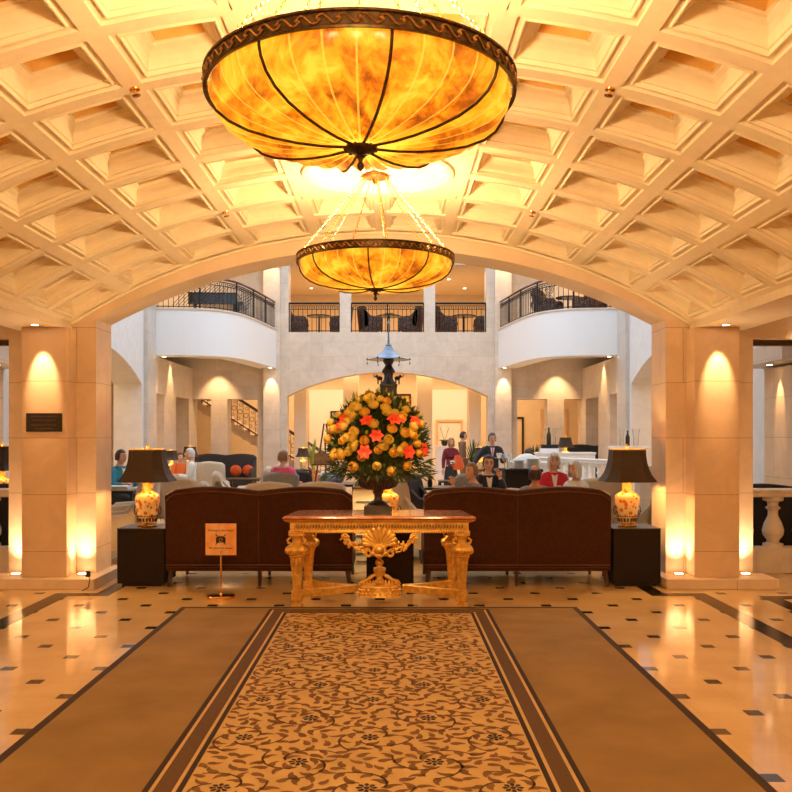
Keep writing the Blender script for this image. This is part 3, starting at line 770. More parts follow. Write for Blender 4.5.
# ---- gilt console table
def console():
    t = thing('console_table', 'ornate gilded carved console table with red brown marble top', 'console table', (0, 8.37, 0))
    top = MB(); w, d = 0.90, 0.35
    P = lambda a, b: [(-a, -b+0.0), (a, -b), (a-0.06, b), (-a+0.06, b)]
    rs = []
    for off, z in ((-0.012,0.815),(0.0,0.822),(0.006,0.832),(0.0,0.842),(-0.02,0.852)): rs.append([(x+math.copysign(1, x)*off, y+math.copysign(1, y)*off, z) for x, y in P(w, d)])
    top.rings(rs, True, True, False); top.build('top', M['red_marble'], t)
    ap = MB(); rs = []
    for off, z in ((0.0,0.815),(-0.02,0.80),(-0.045,0.79),(-0.06,0.785),(-0.06,0.715),(-0.05,0.71),(-0.045,0.698),(-0.055,0.688)): rs.append([(x+math.copysign(1, x)*off, y+math.copysign(1, y)*off, z) for x, y in P(w, d)])
    ap.rings(rs, True, True, False); ap = ap.build('apron', M['gold'], t)
    fr = MB()
    for i in range(58):
        x = -0.78 + 1.56*i/57; y = -d+0.055
        fr.M = T(x, y, 0.747); fr.ball((0,0,0.005), (0.008, 0.006, 0.022), 6, 5)
        fr.tube([(-0.012,0,-0.026),(-0.014,-0.004,-0.005),(-0.006,-0.006,0.014)], 0.003, 5)
    for i in range(70): fr.M = T(-0.79+1.58*i/69, -d+0.052, 0.703); fr.ball((0,0,0), 0.008, 6, 4)
    fr.build('carved_frieze', M['gold_dark'], ap)
    def leg(sx, sy):
        c = (sx*(0.775 if sy < 0 else 0.72), sy*0.27, 0); mb = MB()
        mb.sqlathe([(0.062,0.062,0.70),(0.075,0.075,0.688),(0.075,0.075,0.668),(0.055,0.055,0.66),(0.042,0.042,0.635),(0.045,0.045,0.60),(0.072,0.072,0.575),(0.100,0.095,0.555),(0.108,0.102,0.53),(0.100,0.095,0.505),(0.075,0.072,0.488),(0.066,0.064,0.478),(0.072,0.070,0.47),(0.062,0.06,0.455),(0.046,0.046,0.30),(0.038,0.038,0.17),(0.036,0.036,0.155),(0.05,0.05,0.15),(0.05,0.05,0.06),(0.035,0.035,0.052),(0.034,0.034,0.035),(0.056,0.056,0.022),(0.056,0.056,0.0)], c, 0.25)
        fy = c[1] - 0.072
        for k in range(-2, 3): mb.ball((c[0]+k*0.036, c[1]-0.098, 0.53), (0.016,0.012,0.022), 8, 6)      # lion brow like carving
        for k in (-1, 0, 1): mb.ball((c[0]+k*0.03, c[1]-0.058, 0.43-0.035*(k == 0)), (0.013,0.012,0.04+0.03*(k == 0)), 8, 6)
        mb.ball((c[0], c[1]-0.052, 0.35), (0.010,0.012,0.03), 8, 6)
        for sgn in (-1, 1): mb.tube([(c[0]+sgn*0.055, c[1]-0.05, 0.65), (c[0]+sgn*0.085, c[1]-0.055, 0.625), (c[0]+sgn*0.075, c[1]-0.055, 0.595), (c[0]+sgn*0.055, c[1]-0.055, 0.60)], 0.012, 6)
        mb.torus((c[0], c[1]-0.051, 0.105), 0.024, 0.007, 14, 6, axis='y')
        mb.ball((c[0], c[1]-0.052, 0.105), 0.010, 8, 5)
        return mb
    for sx in (-1, 1):
        for sy in (-1, 1): leg(sx, sy).build('leg', M['gold'], t, bevel=0.003)
    # stretcher: arms curving to a central block
    sts = []
    for sx in (-1, 1):
        st = MB()
        for sy in (-1, 1):
            x1 = 0.775 if sy < 0 else 0.72
            pts = []
            for k in range(13):
                u = k/12; x = sx*(x1-0.04 - (x1-0.26)*u); y = sy*0.27*(1-u)**1.2*(1 if u < 1 else 0) - 0.02*math.sin(PI*u)
                pts.append((x, y))
            rs = []
            for i, (x, y) in enumerate(pts):
                rs.append([(x, y-0.034, 0.085), (x, y+0.034, 0.085), (x, y+0.034, 0.155), (x, y-0.034, 0.155)])
            st.rings(rs, True, True, False)
        sts.append(st.build('stretcher', M['gold'], t, bevel=0.006))
    st = sts[0]
    ce = MB(); rs = []
    for a, b, z in ((0.20,0.09,0.06),(0.205,0.095,0.065),(0.20,0.09,0.075),(0.20,0.09,0.15),(0.21,0.10,0.155),(0.205,0.095,0.17),(0.18,0.08,0.175)):
        rs.append([(a*math.cos(2*PI*j/28)*(1 if abs(math.cos(2*PI*j/28)) < .8 else 1), -0.12+b*math.sin(2*PI*j/28)+0.0, z) for j in range(28)])
    ce.rings(rs, True, True, False)
    for i in range(12):
        for k in range(2):
            a = PI + PI*(i+0.5+0.5*(k % 2))/12.5
            ce.ball((0.20*math.cos(a), -0.12+0.09*math.sin(a), 0.095+0.036*k), (0.014,0.014,0.015), 6, 5)
    for sx in (-1, 1):
        ce.tube([(sx*0.19,-0.12,0.175),(sx*0.17,-0.12,0.205),(sx*0.12,-0.12,0.215),(sx*0.08,-0.12,0.25),(sx*0.04,-0.12,0.27)], [0.02,0.022,0.02,0.02,0.016], 8)
        ce.ball((sx*0.175,-0.13,0.195), 0.022, 10, 6)
        for k in range(5): ce.ball((sx*(0.03+0.03*k),-0.15,0.20-0.004*k), (0.014,0.014,0.03), 6, 5)
    ce = ce.build('centre_block', M['gold'], st, sharp=50)
    MB().lathe([(0.035,0.17),(0.055,0.20),(0.035,0.235),(0.03,0.25),(0.05,0.28),(0.062,0.315),(0.06,0.335),(0.03,0.345),(0.025,0.36),(0.042,0.375),(0.04,0.40),(0.02,0.42),(0.0,0.428)], (0,-0.12,0), 20).build('finial', M['gold'], st)
    # shell and swag
    SK = Matrix.Translation((0,-0.32,0.545)) @ Matrix.Scale(1.2,4) @ Matrix.Translation((0,0.32,-0.545+0.006))
    sh = MB(); sh.M = SK; y = -0.32; n = 11
    for i in range(n):
        a = PI*(0.02 + 0.96*i/(n-1)); rr = 0.105 + 0.028*math.sin(a)
        cx, cz = rr*1.12*math.cos(a), 0.575 + rr*math.sin(a)*0.88
        sh.tube([(0.02*math.cos(a), y, 0.545+0.01*math.sin(a)), (cx*0.55, y-0.022, 0.56+(cz-0.56)*0.55), (cx, y-0.012, cz)], [0.008, 0.014, 0.021], 8, flat=1.1)
        sh.ball((cx, y-0.010, cz), 0.021, 8, 6)
    sh.ball((0, y, 0.545), (0.06, 0.02, 0.045), 14, 8); sh.ball((0, y-0.02, 0.53), 0.03, 10, 8)
    sh.torus((0, y-0.012, 0.525), 0.045, 0.012, 16, 6, axis='y')
    for sx in (-1, 1):
        sh.torus((sx*0.085, y-0.006, 0.505), 0.022, 0.012, 14, 6, axis='y'); sh.ball((sx*0.05, y-0.01, 0.50), 0.02, 8, 6)
    sh.ball((0, y-0.01, 0.487), (0.025,0.015,0.03), 10, 6)
    sh.build('shell_ornament', M['gold'], t)
    for sx in (-1, 1):
        sw = MB(); rnd = random.Random(4+sx)
        pts = []
        for k in range(17):
            u = k/16; x = sx*(0.10 + 0.25*u); z = 0.545 - 0.005 + 0.115*u**2.2
            if u > 0.85: x = sx*(0.10+0.25*0.85 + 0.02*math.sin((u-.85)*18))
            pts.append((x, y, z))
        sw.tube(pts, 0.013, 7)
        for k in range(1, 17):
            x, _, z = pts[k]
            for q in range(4):
                a = rnd.uniform(0, 2*PI); r = rnd.uniform(0.014, 0.034)
                sw.ball((x+r*math.cos(a), y-0.008+rnd.uniform(-.01,.01), z+r*math.sin(a)), (rnd.uniform(.008,.017), .010, rnd.uniform(.008,.017)), 7, 5)
        sw.torus((sx*0.325, y, 0.66), 0.024, 0.010, 14, 6, axis='y')
        for q in range(3): sw.ball((sx*(0.18+0.045*q), y-.005, 0.60-0.0*q), (0.012,0.009,0.022), 7, 5)
        sw.build('flower_swag', M['gold'], t)
    # fabric of small posts carrying shell to apron
    MB().box(-0.05, 0.05, -0.318, -0.30, 0.56, 0.70).build('bracket', M['gold'], t)
console()

# ---- urn and flowers
URN = (-0.015, 8.37, 0.852)
t = thing('urn', 'dark bronze footed urn on square plinth standing on the gilded console', 'urn', URN)
mb = MB(); mb.box(-0.135, 0.135, -0.135, 0.135, 0, 0.075); mb.box(-0.11, 0.11, -0.11, 0.11, 0.075, 0.085); mb.build('plinth', M['blackstone'], t, bevel=0.004)
mb = MB().lathe([(0.095,0.085),(0.10,0.095),(0.085,0.11),(0.045,0.125),(0.036,0.15),(0.040,0.18),(0.055,0.20),(0.055,0.21),(0.04,0.215),(0.07,0.225),(0.13,0.245),(0.175,0.275),(0.20,0.315),(0.205,0.35),(0.195,0.38),(0.215,0.395),(0.215,0.405),(0.19,0.405),(0.18,0.36),(0.10,0.30)], n=40)
for j in range(20):
    a = 2*PI*j/20; mb.tube([(0.10*math.cos(a),0.10*math.sin(a),0.232),(0.165*math.cos(a),0.165*math.sin(a),0.262),(0.196*math.cos(a),0.196*math.sin(a),0.30)], [0.006,0.014,0.006], 6)
mb.build('bowl', M['blackstone'], t)
def rose_mesh(R=0.040, seed=0):
    rnd = random.Random(seed); mb = MB()
    for layer, (k, rb, zt, open_) in enumerate(((5, 1.0, 0.45, 1.12), (5, 0.86, 0.78, 0.98), (4, 0.64, 0.98, 0.92), (3, 0.40, 1.08, 0.85), (2, 0.2, 1.1, 0.8))):
        for j in range(k):
            a = 2*PI*(j + 0.5*(layer % 2))/k + rnd.uniform(-.15, .15); rs = []
            for u in range(6):
                uu = u/5; row = []
                for v in range(7):
                    vv = v/6 - 0.5; aa = a + vv*2*PI/k*1.35*math.sin(PI*(0.2+0.55*uu))
                    prof_ = math.sin(PI*(0.12+0.5*uu)); rr = R*rb*prof_*(1 if uu < .85 else open_)
                    zz = R*(-0.45 + (zt+0.45)*uu) - R*0.35*vv*vv*4*uu*0.5
                    row.append((rr*math.cos(aa), rr*math.sin(aa), zz))
                rs.append(row)
            mb.rings(rs, False, False, True)
    mb.ball((0,0,-R*0.1), (R*0.55,R*0.55,R*0.5), 12, 8)
    return mb
def lily_mesh(R=0.05):
    mb = MB()
    for j in range(6):
        a = 2*PI*j/6; rs = []
        for u in range(6):
            uu = u/5; w = 0.42*R*math.sin(PI*(0.12+0.86*uu)); rr = R*uu*1.1; zz = R*(0.55*uu - 0.35*uu*uu) + 0.0
            c = Vector((rr*math.cos(a), rr*math.sin(a), zz)); s_ = Vector((-math.sin(a), math.cos(a), 0))*w
            rs.append([tuple(c - s_ + Vector((0,0,w*.3))), tuple(c), tuple(c + s_ + Vector((0,0,w*.3)))])
        mb.rings(rs, False, False, True)
        mb.ball((0.35*R*math.cos(a), 0.35*R*math.sin(a), R*0.5), 0.004, 5, 4)
    return mb
BQ = (-0.015, 8.37, 1.24)
t = thing('flower_arrangement', 'huge domed bouquet of yellow roses and red blooms in the dark urn', 'flowers', BQ)
rnd = random.Random(11)
protos = [rose_mesh(0.040, 1).build('rose', M['rose_y'], t), rose_mesh(0.040, 2).build('rose', M['rose_o'], t)]
lily = lily_mesh(0.058).build('red_bloom', M['red_petal'], t)
def dome(px, py, depth=None):
    """a point on the front of the bouquet dome from its direction"""
    X = (px - 376)/103.0; Z = (470 - py)/103.0       # metres from the urn mouth
    w = max(0.0, 1 - (X/0.50)**2 - ((Z-0.28)/0.50)**2)
    return Vector((X, -0.46*math.sqrt(w), Z))
spots_y = [(366,397),(383,406),(403,408),(364,411),(347,419),(373,422),(390,427),(402,430),(354,430),(333,427),(343,437),(364,437),(353,443),(377,446),(391,449),(401,443),(370,421),(330,420),(341,452),(361,453),(376,461),(404,461),(389,466),(353,462),(372,404),(357,406),(347,411),(398,416),(411,424),(369,396),(385,400),(378,398),(393,411),(414,440),(409,432),(338,413),(352,414),(328,436),(344,424),(334,452),(386,437),(416,450)]
spots_r = [(366,419,0),(375,433,0),(364,448,0),(392,418,0),(405,448,0),(341,423,1),(412,419,0),(420,446,1),(397,417,1),(345,416,1)]
placed = []
for i, (px, py) in enumerate(spots_y):
    c = dome(px, py) + Vector((rnd.uniform(-.005,.005), 0, rnd.uniform(-.005,.005)))
    placed.append((c, protos[0 if (py < 430 and i % 3) or i % 4 == 0 else 1]))
for px, py, _ in spots_r: placed.append((dome(px, py) + Vector((0,-0.02,0)), lily))
for k in range(26):                                       # near side, small ones between the big roses
    px = rnd.uniform(330, 422); py = rnd.uniform(392, 450)
    if abs(px-376)/50 + (430-py)/60 > 1.05: continue
    placed.append((dome(px, py)*0.97, protos[0]))
for k in range(26):                                       # far side of the dome
    a = rnd.uniform(0.15, PI-0.15); e = rnd.uniform(0.25, 1.45)
    placed.append((Vector((0.46*math.cos(a)*math.cos(e), 0.44*math.sin(a)*math.cos(e), 0.28+0.47*math.sin(e))), protos[k % 2] if k % 5 else lily))
used = set()
for c, p in placed:
    o = p if p.name not in used else p.copy()
    if p.name in used: COL.objects.link(o); o.parent = t
    used.add(p.name)
    o.location = c; nrm = (c - Vector((0,0,0.2))).normalized() + Vector((rnd.uniform(-.2,.2), rnd.uniform(-.2,.2), rnd.uniform(0,.25)))
    o.rotation_euler = nrm.to_track_quat('Z', 'Y').to_euler(); k = rnd.uniform(1.0, 1.32) if p is not lily else rnd.uniform(1.0, 1.25); o.scale = (k, k, k)
def leaf_quad(mb, c, d, l, w):
    d = d.normalized(); s_ = d.cross(Vector((rnd.uniform(-1,1), rnd.uniform(-1,1), rnd.uniform(-1,1)))).normalized()*w; nn = d.cross(s_).normalized()*w*0.5
    c = Vector(c)
    mb.add([tuple(c), tuple(c + d*l*0.45 + s_), tuple(c + d*l + nn*-1), tuple(c + d*l*0.45 - s_), tuple(c + d*l*0.5 + nn)], [(0,1,4), (1,2,4), (2,3,4), (3,0,4)])
mb = MB(); bud = MB()
for k in range(3000):
    a = rnd.uniform(0, 2*PI); e = rnd.uniform(-0.55, 1.5); rr = rnd.uniform(0.78, 1.0)
    c = Vector((0.465*rr*math.cos(a)*math.cos(e), 0.44*rr*math.sin(a)*math.cos(e), 0.27 + 0.47*rr*math.sin(e)*(1 if e > 0 else 0.62)))
    d = (c - Vector((0,0,0.15))).normalized() + Vector((rnd.uniform(-.7,.7), rnd.uniform(-.7,.7), rnd.uniform(-.6,.6)))
    leaf_quad(mb, c, d, rnd.uniform(.05,.10), rnd.uniform(.009,.018))
for k in range(500):                                      # drooping fringe over the urn
    a = rnd.uniform(0, 2*PI); r = rnd.uniform(0.22, 0.50); c = Vector((r*math.cos(a), r*math.sin(a), rnd.uniform(-0.03, 0.12)))
    leaf_quad(mb, c, Vector((math.cos(a), math.sin(a), rnd.uniform(-1.0,.4))), rnd.uniform(.06,.13), rnd.uniform(.007,.014))
for k in range(90):
    a = rnd.uniform(0, 2*PI); e = rnd.uniform(0.0, 1.5); c = Vector((0.49*math.cos(a)*math.cos(e), 0.46*math.sin(a)*math.cos(e), 0.27 + 0.50*math.sin(e)))
    leaf_quad(bud, c, (c - Vector((0,0,0.1))) + Vector((0,0,.3)), rnd.uniform(.05,.09), rnd.uniform(.009,.014))
for k in range(26):
    a = rnd.uniform(PI, 2*PI); e = rnd.uniform(-0.1, 1.3); c = Vector((0.47*math.cos(a)*math.cos(e), 0.45*math.sin(a)*math.cos(e), 0.27+0.49*math.sin(e)))
    bud.ball(c, (0.015,0.015,0.024), 7, 5)
core = MB().ball((0,0,0.26), (0.34,0.32,0.36), 20, 12)
fo = mb.build('foliage', M['leafg'], t); fo['kind'] = 'stuff'
bd = bud.build('buds', M['leafy'], t); bd['kind'] = 'stuff'
core.build('stems_core', M['leafg'], t)

# ---- sofas seen from the back
def sofa(name, label, loc, w=1.98, h=1.07, m='velvet', rz=0, detail=True, group=None):
    t = thing(name, label, 'sofa', loc, rz, group)
    N = 40
    def top(u):                                           # two camel humps along the back
        return h - 0.045 + 0.04*abs(math.sin(PI*min(1,max(0,u*1.0))*2))**1.2 - 0.05*(abs(2*u-1) > 0.9)*((abs(2*u-1)-.9)/.1)
    prof = []
    rs = []
    for i in range(N+1):
        u = i/N; x = -w/2 + w*u; z = top(u); e = 0.0
        rs.append([(x, 0.02, 0.22), (x, 0.0, 0.30), (x, -0.02, z-0.10), (x, -0.035, z-0.04), (x, -0.025, z-0.008), (x, 0.015, z), (x, 0.06, z-0.015), (x, 0.09, z-0.06), (x, 0.12, 0.45), (x, 0.14, 0.22)])
    MB().rings(rs, True, True, True).build('backrest', M[m], t, sharp=50)
    MB().box(-w/2, w/2, 0.0, 0.86, 0.165, 0.225).build('seat_frame', M[m], t, bevel=0.012)
    if detail:
        mb = MB().tube([(-w/2+0.0, -0.003, 0.232), (w/2, -0.003, 0.232)], 0.008, 6)
        for i in range(90): mb.ball((-w/2+0.012+(w-0.024)*i/89, -0.004, 0.205), 0.006, 6, 4)
        mb.tube([(0, 0.0, 0.24), (0, -0.012, 0.6), (0, -0.022, h-0.1), (0, -0.036, h-0.075)], 0.004, 5)
        mb.tube([(-w/2, -0.03, top(0)-0.07)] + [(-w/2+w*i/N, -0.036, top(i/N)-0.052) for i in range(1, N)] + [(w/2, -0.03, top(1)-0.07)], 0.007, 6)
        mb.build('piping', M['velvet_trim'], t)
    for sx in (-1, 1):
        mb = MB(); xs = sorted((sx*(w/2-0.11), sx*(w/2))); rs = []
        for y, z in ((0.10, 0.86*h), (0.25, 0.70*h), (0.45, 0.62*h), (0.70, 0.58*h), (0.84, 0.54*h), (0.86, 0.40*h)):
            rs.append([(xs[0], y, 0.22), (xs[1], y, 0.22), (xs[1], y, z-0.03), ((xs[0]+xs[1])/2, y, z), (xs[0], y, z-0.03)])
        mb.rings(rs, True, True, True).build('arm', M[m], t, sharp=50)
    for k in (-1, 1):
        xs = sorted((k*0.005, k*(w/2-0.115))); MB().box(xs[0], xs[1], 0.13, 0.85, 0.225, 0.44).build('seat_cushion', M[m], t, bevel=0.03)
    for sx in (-1, 1):
        for y, yo in ((0.05, -0.045), (0.80, 0.03)):
            x = sx*(w/2-0.05)
            MB().tube([(x, y, 0.175), (x+sx*0.005, y+yo*.3, 0.12), (x+sx*0.02, y+yo, 0.0)], [0.034, 0.026, 0.016], 8).build('leg', M['darkleg'], t)
    if detail:
        for y in (0.05, 0.80): MB().tube([(0, y, 0.175), (0, y, 0.0)], [0.026, 0.016], 8).build('leg', M['darkleg'], t)
    return t
sofa('sofa', 'brown velvet camelback sofa seen from behind, left of the console', (-1.29, 9.12, 0))
sofa('sofa', 'brown velvet camelback sofa seen from behind, right of the console', (1.45, 9.12, 0))

# ---- side cabinets and lamps
def cabinet(label, loc, w=0.50, d=0.5, h=0.62):
    t = thing('side_table', label, 'side table', loc)
    MB().box(-w/2, w/2, 0, d, 0.035, h-0.012).build('body', M['ebony'], t, bevel=0.004)
    MB().box(-w/2+0.04, w/2-0.04, 0.04, d-0.04, 0, 0.035).build('plinth', M['dark'], t)
    MB().box(-w/2-0.004, w/2+0.004, -0.004, d+0.004, h-0.012, h).build('top', M['dark'], t, bevel=0.003)
    return t
def table_lamp(label, loc, s=1.0, power=14, detail=True, group=None, wood=True):
    t = thing('table_lamp', label, 'lamp', loc, 0, group); t.scale = (s, s, s)
    MB().lathe([(0.10,0.0),(0.105,0.008),(0.09,0.022),(0.085,0.028)], n=28).build('foot', M['gold_dark'], t)
    v = MB().lathe([(0.078,0.028),(0.088,0.034),(0.094,0.06),(0.104,0.10),(0.118,0.17),(0.130,0.25),(0.134,0.29),(0.128,0.325),(0.10,0.352),(0.068,0.368),(0.054,0.385),(0.052,0.44),(0.056,0.468),(0.066,0.476),(0.062,0.482),(0.02,0.484)], n=36).build('vase', M['porcelain'], t)
    if detail:
        mb = MB()
        for j in range(18):
            a = 2*PI*j/18; mb.M = T(0,0,0,a); mb.taper((0.097,0), (0.004,0.008), 0.05, (0.006,0.010), 0.088, (0.105,0))
        mb.M = Matrix()
        for j in range(28):
            a = 2*PI*j/28; mb.M = T(0,0,0,a); mb.taper((0.107,0), (0.003,0.010), 0.103, (0.003,0.002), 0.118, (0.111,0))
        mb.build('painted_band', M['run_brown'], v)
        mb = MB()
        for sx in (-1, 1): mb.torus((sx*0.132, 0, 0.17), 0.014, 0.006, 12, 6, axis='y', ry=0.045)
        mb.build('handles', M['bronze'], v)
    sh = MB(); rs = []
    P = [(0.285,0.485),(0.262,0.515),(0.232,0.56),(0.207,0.62),(0.190,0.69),(0.180,0.76),(0.176,0.83)]
    def cut(hx, z, e=0.0):
        hx -= e; k = hx*0.42
        return [(-hx+k,-hx,z),(hx-k,-hx,z),(hx,-hx+k,z),(hx,hx-k,z),(hx-k,hx,z),(-hx+k,hx,z),(-hx,hx-k,z),(-hx,-hx+k,z)]
    for r, z in P: rs.append(cut(r, z))
    rs.append(cut(P[-1][0], P[-1][1]+0.002, 0.006))
    sh.rings(rs, False, True, False)
    so = sh.build('shade', M['shade'], t)
    si = MB(); rs = [cut(r, z, 0.005) for r, z in P]; si.rings(rs, False, True, False); si.build('lining', M['shade_in'], so)
    mb = MB(); mb.rings([cut(0.178, 0.828), cut(0.180, 0.838), cut(0.168, 0.838), cut(0.168, 0.828)], False, True, False, loop=True); mb.build('trim', M['shade_in'], so)
    mb = MB().lathe([(0.012,0.484),(0.012,0.86),(0.018,0.868),(0.014,0.885),(0.0,0.90)], n=10)
    mb.tube([(-0.172,0,0.835),(0.172,0,0.835)], 0.003, 5); mb.tube([(0,-0.172,0.835),(0,0.172,0.835)], 0.003, 5)
    mb.build('stem', M['brass'], t)
    l = lamp('POINT', 'lamp_bulb', (loc[0], loc[1], loc[2]+0.62*s), power, (1.0, 0.62, 0.22), 0.045)
    return t
LX = [-2.545, 0.10, 2.72]
for x, lb, ll in zip(LX, ('dark brown box side table beside the left pier', 'dark brown box side table between the two brown sofas', 'dark brown box side table beside the right pier'),
        ('glowing painted vase lamp with dark flared shade beside the left pier', 'glowing vase lamp with dark shade half hidden behind the urn', 'glowing painted vase lamp with dark flared shade beside the right pier')):
    cabinet(lb, (x, 9.12, 0))
    table_lamp(ll, (x + (-0.005 if x < 0 else -.03), 9.40, 0.62), 1.0, 30)

# ---- sign stand
t = thing('sign_stand', 'square orange notice on a brass stand in front of the left sofa', 'sign', (PX(221, 8.47), 8.47, 0))
MB().lathe([(0.138,0.0),(0.14,0.008),(0.138,0.03),(0.128,0.038),(0.02,0.042),(0.016,0.055)], n=40).build('base', M['brass'], t)
MB().lathe([(0.0105,0.05),(0.0105,0.47)], n=14).build('pole', M['brass'], t)
bo = MB().box(-0.152, 0.152, -0.008, 0.004, 0.428, 0.738).build('board', mat('orange_marbled_card', (0.85,0.36,0.10), (0.92,0.55,0.24), 7, 0.35, detail=6, contrast=(.4,.6)), t, bevel=0.002)
def text(s, size, loc, m, parent, rot=(PI/2,0,0), name='lettering', ext=0.0006):
    c = bpy.data.curves.new(name, 'FONT'); c.body = s; c.size = size; c.align_x = 'CENTER'; c.align_y = 'CENTER'; c.extrude = ext
    o = bpy.data.objects.new('tmp', c); COL.objects.link(o)
    bpy.context.view_layer.update()
    me = bpy.data.meshes.new_from_object(o.evaluated_get(bpy.context.evaluated_depsgraph_get())); bpy.data.objects.remove(o)
    me.materials.clear(); me.materials.append(m)
    o = bpy.data.objects.new(name, me); COL.objects.link(o); o.parent = parent; o.location = loc; o.rotation_euler = rot
    return o
text('Filming in the Hotel', 0.031, (0, -0.0095, 0.671), M['run_dark'], bo)
text('No pictures please', 0.031, (0, -0.0095, 0.498), M['run_dark'], bo)
mb = MB(); z0 = 0.580
mb.box(-0.047, 0.047, -0.0105, -0.008, z0-0.028, z0+0.024); mb.box(-0.018, 0.018, -0.0105, -0.008, z0+0.024, z0+0.034)
for sg in (-1, 1): mb.M = T(0, -0.0115, z0+0.003, 0, 0, sg*0.78); mb.box(-0.072, 0.072, -0.001, 0.001, -0.0045, 0.0045)
mb.build('camera_symbol', M['c_black'], bo)
mb = MB(); mb.torus((0, -0.0125, z0-0.002), 0.016, 0.0025, 20, 5, axis='y'); mb.build('lens_ring', M['gold'], bo)

# ---- plaque on the left pier
t = thing('wall_plaque', 'small dark bronze plaque with lettering on the left pier', 'plaque', (PX(44.5, 9.08), 9.08, PZ(422.5, 9.08)))
pl = MB().box(-0.19, 0.19, -0.014, 0, -0.098, 0.098).build('plate', M['black_gloss'], t, bevel=0.003)
PB = mat('dim_bronze_letters', (0.22,0.12,0.05), rough=0.4, metal=0.6)
for k, s in enumerate(('IN HONOUR OF THE GUESTS', 'OF THIS HOUSE AND CITY', 'DEDICATED BY THE HOTEL', 'ON ITS REOPENING')):
    text(s, 0.021, (0, -0.0155, 0.062-0.040*k - (0.008 if k > 1 else 0)), PB, pl)
# small black plug and cord by the left plinth
o = MB().box(-0.02, 0.02, -0.03, 0.0, 0, 0.06).tube([(0,-0.02,0.02),(0.03,-0.05,-0.02),(0.02,-0.06,-0.10),(-0.03,-0.10,-0.128)], 0.005, 6).build('power_plug', M['c_black'])
o.location = (-3.03, 8.93, 0.14); tag(o, 'black power plug and short cord at the corner of the left pier plinth', 'plug')
# ================================================================ THE LOUNGE BEYOND THE ARCH
def armchair(name, label, loc, rz=0, m='cream', w=0.66, h=1.0, wing=True, legm='darkleg', group=None, arms=True):
    """faces -Y in its own frame (rz turns it)"""
    t = thing(name, label, 'armchair' if arms else 'chair', loc, rz, group)
    rs = []
    for x, dz, dy in ((-w/2, -0.07, -0.04), (-w*0.42, -0.02, 0), (-w*0.2, 0.0, 0.02), (0, 0.012, 0.025), (w*0.2, 0.0, 0.02), (w*0.42, -0.02, 0), (w/2, -0.07, -0.04)):
        z = h+dz
        rs.append([(x, 0.22+dy, 0.24), (x, 0.16+dy, 0.42), (x, 0.24+dy, z-0.06), (x, 0.27+dy, z), (x, 0.33+dy, z), (x, 0.37+dy, z-0.05), (x, 0.33+dy, 0.5), (x, 0.30+dy, 0.24)])
    MB().rings(rs, True, True, True).build('backrest', M[m], t, sharp=60)
    MB().box(-w/2+0.01, w/2-0.01, -0.34, 0.30, 0.17, 0.30).build('seat_frame', M[m], t, bevel=0.015)
    MB().box(-w/2+0.09, w/2-0.09, -0.36, 0.20, 0.30, 0.44).build('seat_cushion', M[m], t, bevel=0.035)
    if arms:
        for sx in (-1, 1):
            xa, xb = sorted((sx*(w/2-0.10), sx*w/2)); rs = []
            for y, z in ((-0.33, 0.56), (-0.28, 0.61), (0.05, 0.63), (0.22, 0.66 if not wing else 0.80), (0.30, 0.70 if not wing else h-0.10)):
                rs.append([(xa, y, 0.28), (xb, y, 0.28), (xb, y, z-0.03), ((xa+xb)/2, y, z), (xa, y, z-0.03)])
            MB().rings(rs, True, True, True).build('arm', M[m], t, sharp=60)
    for sx in (-1, 1):
        for y, yo in ((-0.30, -0.02), (0.26, 0.04)):
            MB().tube([(sx*(w/2-0.05), y, 0.18), (sx*(w/2-0.045), y+yo, 0.0)], [0.026, 0.016], 7).build('leg', M[legm], t)
    return t
G1 = 'cream armchairs of the lounge'
chairs = []
def put_chair(px, Y, rz, label, m='cream', proto={}, **k):
    key = (m, k.get('w', 0.66), k.get('h', 1.0), k.get('wing', True))
    x = PX(px, Y); g = {'cream': G1, 'grey_uph': 'grey armchairs of the lounge'}.get(m)
    if key not in proto: proto[key] = armchair('armchair', label, (x, Y, k.get('z', 0)), rz, m, k.get('w', 0.66), k.get('h', 1.0), k.get('wing', True), group=g)
    else: dup(proto[key], label, (x, Y, k.get('z', 0)), rz, g)
D = math.radians
put_chair(122, 10.95, D(-70), 'tall cream armchair tucked close behind the left pier and its lamp', h=1.04)
put_chair(133, 12.6, D(-80), 'cream armchair just behind the left vase lamp base', h=1.04)
put_chair(174, 15.1, D(140), 'leftmost of two cream chair backs rising above the left sofa', h=0.95)
put_chair(192, 13.9, D(150), 'second of two cream chair backs above the left sofa, by the white haired man', h=0.95)
put_chair(212, 19.0, D(180), 'tall straight cream chair back to the right of the white haired reader', h=1.04)
put_chair(225, 13.2, D(100), 'low cream chair showing a rounded back above the middle of the left sofa', h=0.90)
put_chair(234, 15.6, D(95), 'cream chair behind the low rounded one above the left sofa', h=0.95)
put_chair(252, 16.8, D(-85), 'cream armchair in profile facing left near the orange cushions', h=1.0)
put_chair(268, 18.0, D(-100), 'cream wing chair in front of the left hotspot pillar', h=1.04)
put_chair(283, 15.2, D(180), 'grey green armchair seen from behind with a person in pink seated in it', 'grey_uph', h=0.98, w=0.62)
put_chair(304, 16.7, D(150), 'dark armchair beside the grey green one, under the small lamp', 'black_uph', h=0.95)
put_chair(272, 11.8, D(180), 'cream armchair whose top edge shows above the right end of the left sofa', h=0.98)
put_chair(323, 11.9, D(180), 'cream armchair top edge showing left of the urn bowl', h=0.98)
put_chair(410, 11.2, D(60), 'cream armchair turned sideways behind the lamp between the sofas', h=1.04)
put_chair(428, 13.8, D(70), 'dark brown armchair right of the bouquet behind the sofas', 'black_uph', h=0.98)
put_chair(472, 14.6, D(180), 'carved grey upholstered armchair behind the right sofa, below the waiter', 'grey_uph', h=0.98, w=0.62)
